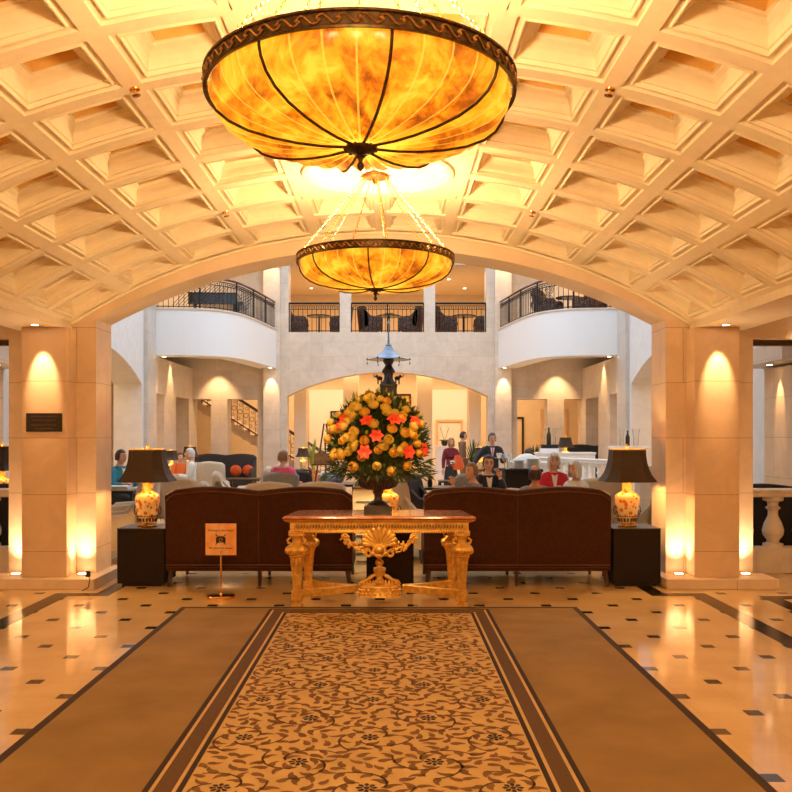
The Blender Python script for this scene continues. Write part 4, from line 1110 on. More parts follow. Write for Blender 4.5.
put_chair(500, 18.9, D(-60), 'cream armchair between the waiter and the dark buffet', h=0.95)
put_chair(508, 12.4, D(180), 'low cream seat back just above the right sofa left of the bald man', h=0.86)
put_chair(553, 12.75, D(0), 'cream chair in which the woman in the red jacket sits', h=0.80)
put_chair(577, 11.75, D(-60), 'cream chair in which the white haired person in white sits', h=0.84)
put_chair(600, 12.6, D(175), 'cream chair back with rounded top at the right end of the right sofa', h=1.0)
put_chair(648, 11.2, D(-130), 'grey green high back chair squeezed between the right lamp and the right pier', 'grey_uph', h=1.04)

sofa('sofa', 'far black camelback sofa with orange cushions, left under the balcony', (PX(226, 24.6), 24.6, 0), 1.75, 1.10, 'black_uph', rz=D(180), detail=False)
for k, (px, l) in enumerate(((234, 'left orange cushion'), (246.5, 'right orange cushion'))):
    o = MB().ball((0,0,0), (0.17, 0.07, 0.17), 12, 8).build('cushion', M['orange_cloth']); o.location = (PX(px, 23.95), 24.25, 0.62); o.rotation_euler = (0.25, 0.6, 0)
    tag(o, l + ' standing on the far black sofa', 'cushion', 'orange cushions on the far sofa')
struct(MB().box(3.9, 6.0, 21.6, 26.3, 0, 0.26), 'trim_%d' % tnn(), M['hall'])
sofa('sofa', 'far black camelback sofa on the raised floor behind the white balustrade', (PX(598, 24.8), 25.2, 0.26), 1.75, 1.10, 'black_uph', rz=D(180), detail=False)

# small tables under the far lamps and lamps
def occ_table(label, loc, w=0.55, h=0.62, round_=False, name='occasional_table'):
    t = thing(name, label, 'table', loc)
    if round_:
        MB().lathe([(w/2-0.01, h-0.03), (w/2, h-0.015), (w/2-0.005, h)], n=28).build('top', M['dark'], t)
        MB().lathe([(0.16,0),(0.16,0.02),(0.03,0.05),(0.025,h-0.03)], n=16).build('pedestal', M['dark'], t)
    else:
        MB().box(-w/2, w/2, -w/2, w/2, h-0.04, h).build('top', M['dark'], t, bevel=0.004)
        for sx in (-1, 1):
            for sy in (-1, 1): MB().taper((sx*(w/2-0.03), sy*(w/2-0.03)), (0.014,0.014), 0, (0.02,0.02), h-0.04).build('leg', M['dark'], t)
        MB().box(-w/2+0.03, w/2-0.03, -w/2+0.03, w/2-0.03, 0.14, 0.16).build('shelf', M['dark'], t)
    return t
far_lamps = [(171.5, 22.2, 0.62, 0.85, 'small vase lamp with dark shade, left of the pair by the white haired man', 'table'),
             (190, 23.0, 0.66, 0.92, 'small vase lamp with dark shade, right of the pair by the white haired man', 'table'),
             (303, 25.3, 0.62, 0.92, 'small glowing vase lamp with dark shade at the left foot of the far arch', 'table'),
             (480.5, 25.0, 0.62, 0.95, 'small glowing vase lamp with dark shade beside the waiter', 'table'),
             (565.5, 23.9, 0.62, 1.0, 'small dark shaded lamp behind the white haired guests, near the far black sofa', 'table')]
for px, Y, z, s, lb, _ in far_lamps:
    zz = 0.26 if px > 560 else 0
    occ_table({171.5: 'dark table nearest the left side wall, under the leftmost small far lamp', 190: 'dark table under the small far lamp next to the black sofa', 303: 'dark table under the small lamp at the left foot of the far arch', 480.5: 'dark table under the small glowing lamp beside the waiter', 565.5: 'dark table on the raised floor under the small dark shaded lamp'}[px], (PX(px, Y), Y, zz), 0.5, z)
    table_lamp(lb, (PX(px, Y), Y, zz+z), s*0.86 if px < 300 else s*0.82, 16, detail=False)
# lamp in the left aisle
occ_table('dark table in the left aisle opening carrying a lamp', (PX(2, 12.5), 12.5, 0), 0.5, 0.62)
table_lamp('vase lamp with dark shade cut by the left edge of the picture', (PX(2, 12.5), 12.5, 0.62), 1.0, 14, detail=False)

# coffee tables
occ_table('low dark coffee table between the chairs behind the left sofa', (PX(205, 17.2), 17.2, 0), 0.9, 0.45)
occ_table('low dark coffee table in front of the black sofa', (PX(245, 22.3), 22.3, 0), 0.9, 0.5)
occ_table('dark side table with white orchids right of the bouquet', (PX(431, 14.6), 14.6, 0), 0.7, 0.74)
occ_table('dark table with blue vases left of the bouquet', (PX(331, 14.6), 14.6, 0), 0.85, 0.80)
occ_table('dark table beside the woman in the wine red jacket', (PX(452, 19.0), 19.0, 0), 0.6, 0.62)
# blue vases, papers
for k, (px, py, s) in enumerate(((324, 478, .9), (331, 479, 1.0), (339, 477, .95))):
    Y = 14.55; o = MB().lathe([(0.04,0),(0.085,0.04),(0.10,0.09),(0.08,0.14),(0.035,0.165),(0.045,0.185)], n=18).build('vase', M['bluecer']); o.location = (PX(px, Y), Y-0.18*(k % 2), 0.80); o.scale = (s, s, s)
    tag(o, ('leftmost', 'middle', 'rightmost')[k] + ' of three round blue vases left of the bouquet', 'vase', 'blue vases')
def magazine_stack(label, loc, n, w=0.30, d=0.22, rz=0, ms=('paper',)):
    t = thing('magazine_stack', label, 'magazines', loc, rz); rnd = random.Random(n)
    for k in range(n):
        MB().box(-w/2+rnd.uniform(-.01,.01), w/2+rnd.uniform(-.01,.01), -d/2, d/2, k*0.022, k*0.022+0.018).build('magazine', M[ms[k % len(ms)]], t)
# white newspaper rack behind the console
t = thing('newspaper_rack', 'white stepped newspaper rack standing between the two brown sofas', 'rack', (-0.17, 10.1, 0))
MB().box(-0.17, 0.17, 0, 0.30, 0, 0.95).build('body', M['white'], t, bevel=0.004)
for k in range(8):
    MB().box(-0.13, 0.10, -0.02, 0, 0.12+0.10*k, 0.135+0.10*k).build('newspaper_edge', M['print'], t)
magazine_stack('stack of white newspapers lying on top of the white rack', (-0.17, 10.25, 0.95), 4, 0.32, 0.24, 0, ('paper', 'c_grey'))

# potted plants
def plant(name, label, loc, pot='terracotta', h=0.9, n=26, col='leafg', pr=0.16, ph=0.3, spread=0.35, w=0.028, stiff=1.0):
    t = thing(name, label, 'plant', loc)
    MB().lathe([(pr*0.72,0),(pr*0.95,ph*0.9),(pr*1.05,ph*0.92),(pr*1.05,ph),(pr*0.9,ph),(pr*0.85,ph*0.9)], n=20).build('pot', M[pot], t)
    mb = MB(); r_ = random.Random(int(abs(loc[0]*100)))
    for k in range(n):
        a = r_.uniform(0, 2*PI); L = h*r_.uniform(.6, 1.0); sp = spread*r_.uniform(.2, 1.0); pts = []
        rs = []
        for u in range(6):
            uu = u/5; c = Vector((sp*math.cos(a)*uu**1.5, sp*math.sin(a)*uu**1.5, ph*0.85 + L*uu*(1-0.25*uu*(1-stiff))))
            ww = w*math.sin(PI*(0.12+0.83*uu)); s_ = Vector((-math.sin(a), math.cos(a), 0))*ww
            rs.append([tuple(c-s_), tuple(c+Vector((0,0,-ww*.4))), tuple(c+s_)])
        mb.rings(rs, False, False, True)
    o = mb.build('leaves', M[col], t); o['kind'] = 'stuff'
    return t
plant('potted_plant', 'tall leafy plant in a terracotta pot between the wine red jacket and the lamp', (PX(474, 26.0), 26.0, 0), 'terracotta', 1.05, 40, 'leafg', 0.24, 0.55, 0.42)
plant('potted_plant', 'tall leafy plant in a terracotta pot beside the easel left of the bouquet', (PX(313, 26.2), 26.2, 0), 'terracotta', 1.1, 40, 'leafy', 0.24, 0.55, 0.42)
plant('potted_plant', 'dark pot plant with orange blooms in the doorway right of the far arch', (PX(535, 25.6), 25.6, 0), 'ebony', 0.7, 30, 'leafg', 0.24, 0.85, 0.30)
# white flowers in small vases
def posy(label, loc, n=14, h=0.22, r=0.12):
    t = thing('flower_vase', label, 'flowers', loc); r_ = random.Random(int(abs(loc[0]*99)))
    MB().lathe([(0.035,0),(0.045,0.06),(0.035,0.12),(0.04,0.13)], n=14).build('vase', M['dark'], t)
    mb = MB(); st = MB()
    for k in range(n):
        a = r_.uniform(0, 2*PI); rr = r*r_.uniform(.2, 1); z = 0.13+h*r_.uniform(.4, 1)
        st.tube([(0,0,0.1), (rr*math.cos(a), rr*math.sin(a), z)], 0.004, 4)
        mb.ball((rr*math.cos(a), rr*math.sin(a), z), (0.028,0.028,0.018), 7, 5)
    st.build('stems', M['leafg'], t); mb.build('blooms', M['white_petal'], t)
posy('white orchids in a dark vase right of the bouquet', (PX(430, 14.5), 14.5, 0.74))
posy('white flowers in a dark vase left of the bouquet', (PX(323, 17.5), 17.5, 0.5), 12, 0.28)
occ_table('low dark table under the white flowers left of the bouquet', (PX(323, 17.5), 17.5, 0), 0.5, 0.5)
posy('single white bloom stem in front of the woman in wine red', (PX(453, 18.95), 18.95, 0.62), 5, 0.3, 0.05)
# orchid on a white pedestal
Y = 28.6; x = PX(444.5, Y); o = MB().box(-0.28, 0.28, -0.2, 0.2, 0, 1.22).box(-0.30, 0.30, -0.22, 0.22, 1.22, 1.27).build('pedestal', M['white'], bevel=0.005); o.location = (x, Y, 0)
tag(o, 'white pedestal under the orchid inside the far arch', 'pedestal')
t = thing('orchid', 'orchid with two thin arching stems in a dark bowl on the white pedestal', 'orchid', (x, Y, 1.27))
MB().lathe([(0.06,0),(0.10,0.05),(0.11,0.14),(0.10,0.17)], n=18).build('bowl', M['dark'], t)
mb = MB()
for k in range(7):
    a = 2*PI*k/7; mb.ball((0.11*math.cos(a), 0.06*math.sin(a), 0.19), (0.09, 0.04, 0.02), 8, 5)
mb.build('leaves', M['leafg'], t)
for sg in (-1, 1):
    s_ = MB().tube([(0,0,0.17),(sg*0.08,0,0.4),(sg*0.14,0,0.58),(sg*0.10,0,0.66)], 0.007, 5).build('stem', M['leafg'], t)
    mb = MB()
    for k in range(4): mb.ball((sg*(0.13-0.02*k), -0.01, 0.62-0.05*k), (0.02,0.01,0.02), 6, 4)
    mb.build('blooms', M['white_petal'], s_)
# easel
t = thing('easel', 'dark wooden easel with a small board left of the bouquet', 'easel', (PX(325, 24.0), 24.0, 0))
for x0, x1, y0 in ((-0.32, -0.03, 0), (0.32, 0.03, 0), (0, 0, 0.45)): MB().tube([(x0, y0, 0.0), (x1, 0.03, 1.95 if y0 == 0 else 1.5)], 0.022, 6).build('leg', M['darkleg'], t)
MB().box(-0.36, 0.36, -0.05, 0.02, 0.78, 0.82).build('ledge', M['darkleg'], t)
MB().box(-0.30, 0.30, -0.035, -0.01, 0.82, 1.12).build('board', M['run_mid'], t)
# pictures on the far wall
def picture(label, px0, px1, py0, py1, Y, m, fm='black_gloss'):
    x0, x1, z0, z1 = PX(px0, Y), PX(px1, Y), PZ(py1, Y), PZ(py0, Y); cx = (x0+x1)/2
    t = thing('picture', label, 'picture', (cx, Y, z0)); w = (x1-x0)/2; h = z1-z0; f = 0.06
    mb = MB(); mb.box(-w, w, -0.05, 0, 0, f).box(-w, w, -0.05, 0, h-f, h).box(-w, -w+f, -0.05, 0, f, h-f).box(w-f, w, -0.05, 0, f, h-f); mb.build('frame', M[fm], t)
    MB().box(-w+f, w-f, -0.025, 0, f, h-f).build('canvas', m, t)
picture('gold and yellow picture in a dark frame right of the elephant column', 396, 411, 394, 417, 31.6, mat('gold_yellow_paint', (0.85,0.55,0.05), (0.45,0.22,0.03), 3, 0.4, contrast=(.45,.6)))
picture('white picture in a dark frame left of the bouquet inside the far arch', 330.5, 345, 411, 437, 31.6, mat('white_drawing', (0.85,0.86,0.86), (0.35,0.38,0.42), 4, 0.6, contrast=(.5,.7)))

# ---- fountain column with pagoda roof and elephant figures
Y = 16.0; X = PX(388.5, Y)
t = thing('pagoda_fountain', 'tall black bronze fountain column with carved figures and a blue grey pagoda roof', 'fountain', (X, Y, 0))
mb = MB().lathe([(0.62,0),(0.64,0.04),(0.60,0.08),(0.30,0.14),(0.24,0.25),(0.20,0.55),(0.26,0.62),(0.62,0.80),(0.66,0.86),(0.64,0.88),(0.55,0.84),(0.2,0.80)], n=40); mb.build('basin', M['blackstone'], t)
MB().sqlathe([(0.17,0.17,0.80),(0.17,0.17,1.5),(0.15,0.15,1.56),(0.155,0.155,2.50),(0.165,0.165,2.52),(0.165,0.165,2.56)], (0,0,0), 0.3).build('shaft', M['blackstone'], t)
mb = MB().lathe([(0.155,2.56),(0.12,2.60),(0.085,2.66),(0.08,2.72),(0.10,2.78),(0.105,2.84),(0.075,2.88),(0.06,2.92),(0.09,2.96),(0.11,3.0),(0.09,3.04),(0.05,3.06)], n=20)
for k in range(8): a = 2*PI*k/8; mb.ball((0.09*math.cos(a), 0.09*math.sin(a), 2.80), 0.035, 7, 5)
mb.build('baluster', M['blackstone'], t)
for k in range(4):                                        # small elephant figures standing on the shaft corners
    a = PI/4 + PI/2*k if False else PI/2*k; mb = MB(); mb.M = T(0.165*math.cos(a), 0.165*math.sin(a), 2.56, a)
    mb.ball((0.0,0,0.115), (0.055,0.035,0.04), 10, 7); mb.ball((0.055,0,0.15), (0.03,0.026,0.03), 9, 6)
    mb.tube([(0.08,0,0.15),(0.105,0,0.13),(0.112,0,0.17),(0.10,0,0.20)], [0.013,0.010,0.008,0.005], 6)
    for sy in (-1, 1):
        mb.ball((0.045, sy*0.032, 0.155), (0.015,0.006,0.024), 7, 5)
        for xx in (-0.03, 0.03): mb.tube([(xx, sy*0.018, 0.10), (xx, sy*0.018, 0.0)], [0.015, 0.012], 6)
    mb.build('elephant_figure', M['blackstone'], t)
mb = MB(); rs = []
def roof_ring(r, z, lift):                                # square pagoda roof with lifted corners
    P = []
    for j in range(32):
        a = 2*PI*j/32; k = abs(math.cos(3*a)); P.append((r*(0.93+0.07*k)*math.cos(a), r*(0.93+0.07*k)*math.sin(a), z + lift*k))
    return P
for r, z, l in ((0.385,3.005,0.012),(0.40,3.015,0.014),(0.30,3.045,0.004),(0.22,3.085,0.0),(0.15,3.14,0.0),(0.095,3.20,0.0),(0.06,3.255,0.0),(0.045,3.285,0.0)): rs.append(roof_ring(r, z, l))
rs = [roof_ring(0.05, 3.03, 0)] + rs
mb.rings(rs, True, True, True); roof = mb.build('roof', M['bluetin'], t, sharp=35)
for k in range(6):
    a = PI/3*k; p = (0.395*math.cos(a), 0.395*math.sin(a), 3.03)
    MB().ball(p, 0.02, 7, 5).tube([(p[0],p[1],3.02),(p[0],p[1],2.96)], 0.003, 4).ball((p[0],p[1],2.95), (0.012,0.012,0.02), 6, 5).build('bell', M['blackstone'], roof)
MB().lathe([(0.05,3.28),(0.06,3.295),(0.03,3.31),(0.018,3.34),(0.022,3.37),(0.014,3.40),(0.018,3.44),(0.012,3.47),(0.016,3.51),(0.010,3.55),(0.010,3.66),(0.03,3.70),(0.012,3.73),(0.0,3.78)], n=12).build('spire', M['bluetin'], roof)

# ---- balustrades
sofa('sofa', 'black sofa behind the stone balustrade of the right aisle opening', (5.1, 10.6, 0), 1.7, 1.02, 'black_uph', detail=False)
sofa('sofa', 'black sofa behind the stone balustrade of the left aisle opening', (-5.1, 10.6, 0), 1.7, 1.02, 'black_uph', detail=False)
def balustrade(label, p0, p1, z0, h, n, m, r=0.075, name='balustrade', base=0.12):
    p0 = Vector((*p0, 0)); p1 = Vector((*p1, 0)); d = p1-p0; L = d.length; a = math.atan2(d.y, d.x)
    t = thing(name, label, 'balustrade', (p0.x, p0.y, z0), a)
    MB().box(0, L, -0.11, 0.11, 0, base).build('base_rail', M[m], t, bevel=0.008)
    MB().box(0, L, -0.12, 0.12, h-0.09, h-0.03).box(0, L, -0.14, 0.14, h-0.03, h).build('top_rail', M[m], t, bevel=0.008)
    hb = h-0.09-base; proto = None
    for k in range(n):
        x = L*(k+0.5)/n
        if proto is None:
            q = [(1,0),(1,.07),(.6,.09),(.62,.14),(1.0,.24),(1.05,.34),(.85,.48),(.5,.62),(.48,.72),(.75,.78),(.5,.82),(.6,.90),(1,.92),(1,1)]
            proto = MB().lathe([(r*u, base+hb*v) for u, v in q], n=16).build('baluster', M[m], t); proto.location = (x, 0, 0)
        else: c = proto.copy(); COL.objects.link(c); c.parent = t; c.location = (x, 0, 0)
    return t
balustrade('veined stone balustrade in the right aisle opening beside the right pier', (4.06, 9.95+0.15), (6.2, 9.95+0.15), 0, 0.98, 6, 'hall', 0.115, base=0.30)
balustrade('veined stone balustrade in the left aisle opening beside the left pier', (-6.2, 9.95+0.15), (-4.06, 9.95+0.15), 0, 0.98, 6, 'hall', 0.115, base=0.30)
balustrade('white balustrade behind the white haired guests on the right', (PX(536, 20.5), 20.5), (PX(616, 18.0), 18.0), 0, 1.10, 13, 'white', 0.075)
balustrade('white balustrade turning towards the camera behind the right lamp', (PX(617.5, 17.9), 17.9), (PX(619, 12.9), 12.9), 0, 1.10, 16, 'white', 0.075)
# stair with ornamental railing seen through the left far openings
t = thing('staircase', 'stone staircase with ornamental sloping railing behind the left far openings', 'staircase', (0, 28.3, 0))
st = MB(); nst = 18
x0, z0s = -6.6, 2.95
for k in range(nst):
    x = x0 + 0.26*k; z = z0s - 0.165*k; st.box(x, x+0.26, 0, 1.3, max(0, z-0.32), z)
st.build('steps', M['hall'], t)
mb = MB(); run = 0.26*nst; drop = 0.165*nst
mb.prism([(x0, z0s-0.25), (x0+run, z0s-0.25-drop), (x0+run, z0s+0.02-drop), (x0, z0s+0.02)], -0.06, 0.0, 'y'); mb.build('string', M['hall'], t)
mb = MB(); mb.tube([(x0, -0.03, z0s+0.95), (x0+run, -0.03, z0s+0.95-drop)], 0.05, 8); mb.tube([(x0, -0.03, z0s+0.15), (x0+run, -0.03, z0s+0.15-drop)], 0.025, 6); mb.build('handrail', M['darkleg'], t)
mb = MB()
for k in range(24):
    u = (k+0.5)/24; x = x0+run*u; z = z0s-drop*u
    mb.tube([(x, -0.03, z), (x, -0.03, z+0.93)], 0.012, 5); mb.torus((x+0.09, -0.03, z+0.5), 0.075, 0.012, 14, 5, axis='y'); mb.torus((x+0.05, -0.03, z+0.28), 0.045, 0.010, 12, 5, axis='y'); mb.torus((x+0.12, -0.03, z+0.72), 0.045, 0.010, 12, 5, axis='y')
mb.build('scroll_railing', M['gold_dark'], t)

# ---- iron railings of the gallery and balconies
def railing(label, path, z0, h, panels=(), wood='iron', step=0.13, extra=None, diag=False, name='gallery_railing'):
    t = thing(name, label, 'railing', (path[0][0], path[0][1], z0)); o0 = Vector((path[0][0], path[0][1]))
    P = [Vector(p) - o0 for p in path]; L = [0]
    for i in range(1, len(P)): L.append(L[-1] + (P[i]-P[i-1]).length)
    def at(s):
        for i in range(1, len(P)):
            if s <= L[i] + 1e-9:
                u = (s-L[i-1])/max(1e-9, L[i]-L[i-1]); return P[i-1].lerp(P[i], u)
        return P[-1]
    T3 = lambda p, z: (p.x, p.y, z)
    tot = L[-1]; n = max(2, int(tot/0.2)); pts = [at(tot*i/n) for i in range(n+1)]
    MB().tube([T3(p, h-0.02) for p in pts], 0.034, 8).build('handrail', M[wood], t)
    mb = MB()
    for z in (0.05, h-0.10, h-0.20): mb.tube([T3(p, z) for p in pts], 0.014, 6)
    mb.build('cross_bars', M['iron'], t)
    mb = MB(); k = int(tot/step)
    for i in range(k+1):
        p = at(tot*i/k); mb.tube([T3(p, 0.0), T3(p, h-0.10)], 0.010, 5)
        q = at(min(tot, tot*(i+0.5)/k)); mb.ball(T3(q, h-0.15), 0.022, 6, 4)
    mb.build('bars', M['iron'], t)
    npst = max(1, round(tot/1.1))
    for i in range(npst+1):
        p = at(tot*i/npst); MB().box(p.x-0.02, p.x+0.02, p.y-0.02, p.y+0.02, 0, h-0.03).build('post', M['iron'], t)
    for s0, s1 in panels:                                 # scroll work
        mb = MB(); 
        w = s1-s0; m = max(1, round(w/0.36))
        for i in range(m):
            for zz in (0.22, 0.50):
                for a_ in range(3):
                    s = s0 + w*(i+0.5)/m; pts2 = []
                    for k2 in range(15):
                        u = k2/14; r = 0.15*(1-u*0.75); an = 2*PI*a_/3 + u*5.5
                        pts2.append(T3(at(min(tot, max(0, s + r*math.cos(an)))), zz + 0.03 + r*math.sin(an)))
                    mb.tube(pts2, 0.009, 4)
        mb.build('scroll_panel', M['iron'], t)
    if diag:
        for s0, s1 in diag:
            mb = MB(); s = s0
            while s < s1:
                e = min(s+0.5, tot); mb.tube([T3(at(s), 0.08), T3(at((s+e)/2), 0.36), T3(at(e), h-0.22)], 0.008, 4); s += 0.085
            mb.build('diagonal_lattice', M['iron'], t)
    return t
GY = 26.58
railing('straight iron railing in the left opening of the far gallery', [(-3.04, GY), (-1.48, GY)], 4.80, 0.92)
railing('straight iron railing in the middle opening of the far gallery', [(-1.12, GY), (1.12, GY)], 4.80, 0.92)
railing('straight iron railing in the right opening of the far gallery', [(1.48, GY), (3.04, GY)], 4.80, 0.92)
railing('curved iron railing with red handrail on the left white balcony', LEFT_EDGE, 4.88, 0.84, wood='mahogany', diag=[(0.5, 1.6), (2.2, 3.0)])
railing('curved iron railing with scroll panel and red handrail on the right white balcony', RIGHT_EDGE, 4.88, 0.84, wood='mahogany', panels=[(1.7, 2.8)])

# gallery furniture
def pat_chair(label, loc, rz, proto=[]):
    if not proto: proto.append(armchair('armchair', label, loc, rz, 'pattern_uph', 0.72, 0.95, group='dark patterned gallery chairs')); return
    dup(proto[0], label, loc, rz, 'dark patterned gallery chairs')
for px, lb, rz in ((297, 'left one of the dark patterned chairs in the left gallery opening', D(90)), (341, 'right one of the dark patterned chairs in the left gallery opening, partly behind the post', D(-90)),
                   (370, 'large dark patterned armchair left in the middle gallery opening', D(105)), (411, 'large dark patterned armchair right in the middle gallery opening', D(-105)),
                   (446, 'left one of the dark patterned chairs in the right gallery opening', D(90)), (485, 'right one of the dark patterned chairs in the right gallery opening', D(-90))):
    pat_chair(lb, (PX(px, 27.6), 27.6, 4.80), rz)
for px, lb in ((319, 'round dark table in the left gallery opening'), (389, 'round dark table between the two large gallery armchairs'), (464, 'round dark table in the right gallery opening')):
    occ_table(lb, (PX(px, 27.6), 27.65, 4.803), 0.8, 0.66, True)
for px, lb in ((389, 'yellow bowl on the round table of the middle gallery opening'),):
    o = MB().lathe([(0.05,0),(0.09,0.02),(0.16,0.07),(0.15,0.075)], n=20).build('bowl', M['rose_y']); o.location = (PX(px, 27.6), 27.6, 5.466); tag(o, lb, 'bowl')
# grand piano on the left balcony
t = thing('grand_piano', 'black grand piano behind the railing of the left balcony', 'piano', (PX(218, 25.5), 25.6, 4.84), D(4)); t.scale = (0.8, 0.85, 0.95)
out = [(-0.75,-0.45),(0.75,-0.45),(0.75,0.35),(0.55,0.42),(0.2,0.45),(-0.15,0.6),(-0.55,0.62),(-0.72,0.45)]
out = [(-1.0,-0.7),(0.75,-0.7),(0.75,0.75),(0.3,0.72),(-0.1,0.45),(-0.55,0.18),(-0.9,0.0),(-1.05,-0.3)]
MB().prism(out, 0.62, 0.96, 'z').build('case', M['black_gloss'], t, bevel=0.01)
MB().prism([(x*1.02, y*1.02) for x, y in out], 0.96, 0.985, 'z').build('lid', M['black_gloss'], t)
MB().box(0.75, 0.98, -0.66, 0.70, 0.62, 0.72).build('keyboard', M['black_gloss'], t)
for x, y in ((0.65, -0.55), (0.65, 0.6), (-0.8, -0.4)): MB().lathe([(0.03,0),(0.04,0.03),(0.035,0.3),(0.06,0.45),(0.06,0.62)], (x, y, 0), 12).build('leg', M['black_gloss'], t)
pat_chair('dark patterned chair behind the right balcony railing, nearer the scroll panel', (PX(548, 24.4), 24.4, 4.84), D(60))
pat_chair('dark patterned chair behind the right balcony railing, farther right', (PX(590, 23.6), 23.6, 4.84), D(-60))
occ_table('dark table behind the right balcony railing', (PX(568, 24.2), 24.2, 4.84), 0.7, 0.66, True)

# ---- buffets and serving pieces on the right
def buffet(label, loc, w, d, h, m, topm):
    t = thing('buffet_table', label, 'buffet', loc)
    MB().box(-w/2+0.02, w/2-0.02, 0.02, d-0.02, 0, h-0.05).build('skirt', M[m], t, bevel=0.01); MB().box(-w/2, w/2, 0, d, h-0.05, h).build('top', M[topm], t, bevel=0.005)
Yb = 16.0; xb = PX(524, Yb)
buffet('dark serving table stacked with plates behind the bald man', (xb, Yb, 0), 0.72, 0.6, 0.98, 'ebony', 'ebony')
def plate_stack(label, loc, n, r=0.12):
    t = thing('plate_stack', label, 'plates', loc)
    for k in range(n): MB().lathe([(r*0.55, k*0.016), (r*0.6, k*0.016), (r, k*0.016+0.012), (r, k*0.016+0.015), (r*0.55, k*0.016+0.006)], n=24).build('plate', M['china'], t)
plate_stack('stack of white plates at the right on the dark serving table', (xb+0.20, Yb+0.2, 0.98), 12, 0.14)
plate_stack('stack of white plates in the middle of the dark serving table', (xb-0.05, Yb+0.3, 0.98), 10, 0.11)
for k, dx in enumerate((-0.30, -0.235)):
    o = MB().lathe([(0.035,0),(0.045,0.01),(0.05,0.12),(0.055,0.20),(0.052,0.20),(0.045,0.12),(0.04,0.015)], n=16).build('glass_jar', M['glass']); o.location = (xb+dx, Yb+0.15+0.1*k, 0.98); tag(o, ('left', 'right')[k] + ' clear glass jar on the dark serving table', 'jar')
o = MB()
rs = []
for r, z in ((0.30,0),(0.28,0.05),(0.18,0.12),(0.06,0.17)): rs.append([(r*math.cos(2*PI*j/24)*(1+.04*math.sin(5*2*PI*j/24)), r*0.6*math.sin(2*PI*j/24), z) for j in range(24)])
o = o.rings(rs, True, True, True).build('folded_cloth', M['c_white']); o.location = (PX(527, 17.6), 17.6, 0.98+0.09); tag(o, 'heap of white folded napkins behind the plates', 'napkins')
buffet('white clothed counter behind the dark serving table', (PX(533, 17.5), 17.3, 0), 0.9, 0.6, 1.07, 'white', 'white')
Yc = 22.0; buffet('long white clothed buffet on the raised floor behind the balustrade', (PX(567, Yc), Yc, 0.26), 1.5, 0.6, 0.92, 'white', 'white')
def bottle(label, loc, s=1.0):
    o = MB().lathe([(0.0,0.0),(0.042,0.002),(0.045,0.02),(0.045,0.17),(0.038,0.205),(0.018,0.245),(0.015,0.30),(0.018,0.302),(0.018,0.325),(0,0.327)], n=18).build('wine_bottle', M['bottle']); o.location = loc; o.scale = (s, s, s); tag(o, label, 'bottle')
xs = PX(551.5, Yc)
t = thing('display_stand', 'white stand with a black top holding a bottle on the long white buffet', 'stand', (xs, Yc+0.3, 1.18))
MB().box(-0.22, 0.22, -0.15, 0.15, 0, 0.10).build('base', M['white'], t, bevel=0.005); MB().box(-0.20, 0.20, -0.14, 0.14, 0.10, 0.20).build('top_block', M['c_black'], t, bevel=0.005)
bottle('champagne bottle on the black topped stand on the white buffet', (xs-0.02, Yc+0.28, 1.38), 1.35)
def tall_glass(label, loc, h=0.36, r=0.06):
    o = MB().lathe([(r*0.7,0),(r*0.72,0.012),(r*0.8,h*0.5),(r*1.25,h),(r*1.2,h),(r*0.74,h*0.5),(r*0.62,0.02)], n=20).build('glass_vase', M['glass']); o.location = loc; tag(o, label, 'glass vase')
tall_glass('tall clear glass left of the bottle on the black topped stand', (xs-0.14, Yc+0.3, 1.38), 0.42, 0.045)
tall_glass('tall clear glass right of the bottle on the black topped stand', (xs+0.13, Yc+0.3, 1.38), 0.42, 0.045)
# pedestal with bottle and glass vases showing over the right lamp
Yp = 18.8; xp = PX(629, Yp)
o = MB().box(-0.38, 0.38, -0.15, 0.2, 0, 1.33).box(-0.40, 0.40, -0.17, 0.22, 1.33, 1.38).build('pedestal', M['white'], bevel=0.006); o.location = (xp, Yp, 0); tag(o, 'white display pedestal hidden behind the shade of the right vase lamp', 'pedestal')
bottle('dark wine bottle standing above the shade of the right vase lamp', (xp-0.03, Yp, 1.38), 1.05)
tall_glass('clear glass vase left of the dark bottle above the right lamp', (xp-0.16, Yp, 1.38), 0.38, 0.055)
tall_glass('flared clear glass vase right of the dark bottle above the right lamp', (xp+0.15, Yp, 1.38), 0.38, 0.07)
# marble ledge with silver bowl beside the right jamb
o = MB().box(-0.5, 0.6, 0, 0.35, 0, 0.98).box(-0.53, 0.63, -0.03, 0.38, 0.98, 1.06).build('stone_ledge', M['hall'], bevel=0.006); o.location = (PX(668, 15.5), 15.5, 0); tag(o, 'stone ledge seen between the right lamp and the right pier', 'ledge')
o = MB().lathe([(0.05,0),(0.06,0.01),(0.03,0.03),(0.06,0.07),(0.10,0.14),(0.08,0.18),(0.03,0.22),(0.02,0.27),(0,0.28)], n=20).build('silver_pot', M['steel']); o.location = (PX(667.5, 15.6), 15.65, 1.06); tag(o, 'silver lidded pot on the stone ledge beside the right pier', 'pot')
magazine_stack('white papers on a low table left of the left pier lamp', (PX(118, 14.1), 14.1, 0.72), 3, 0.4, 0.3)
occ_table('dark table with papers in front of the woman in the blue cardigan', (PX(118, 14.1), 14.1, 0), 0.7, 0.72)

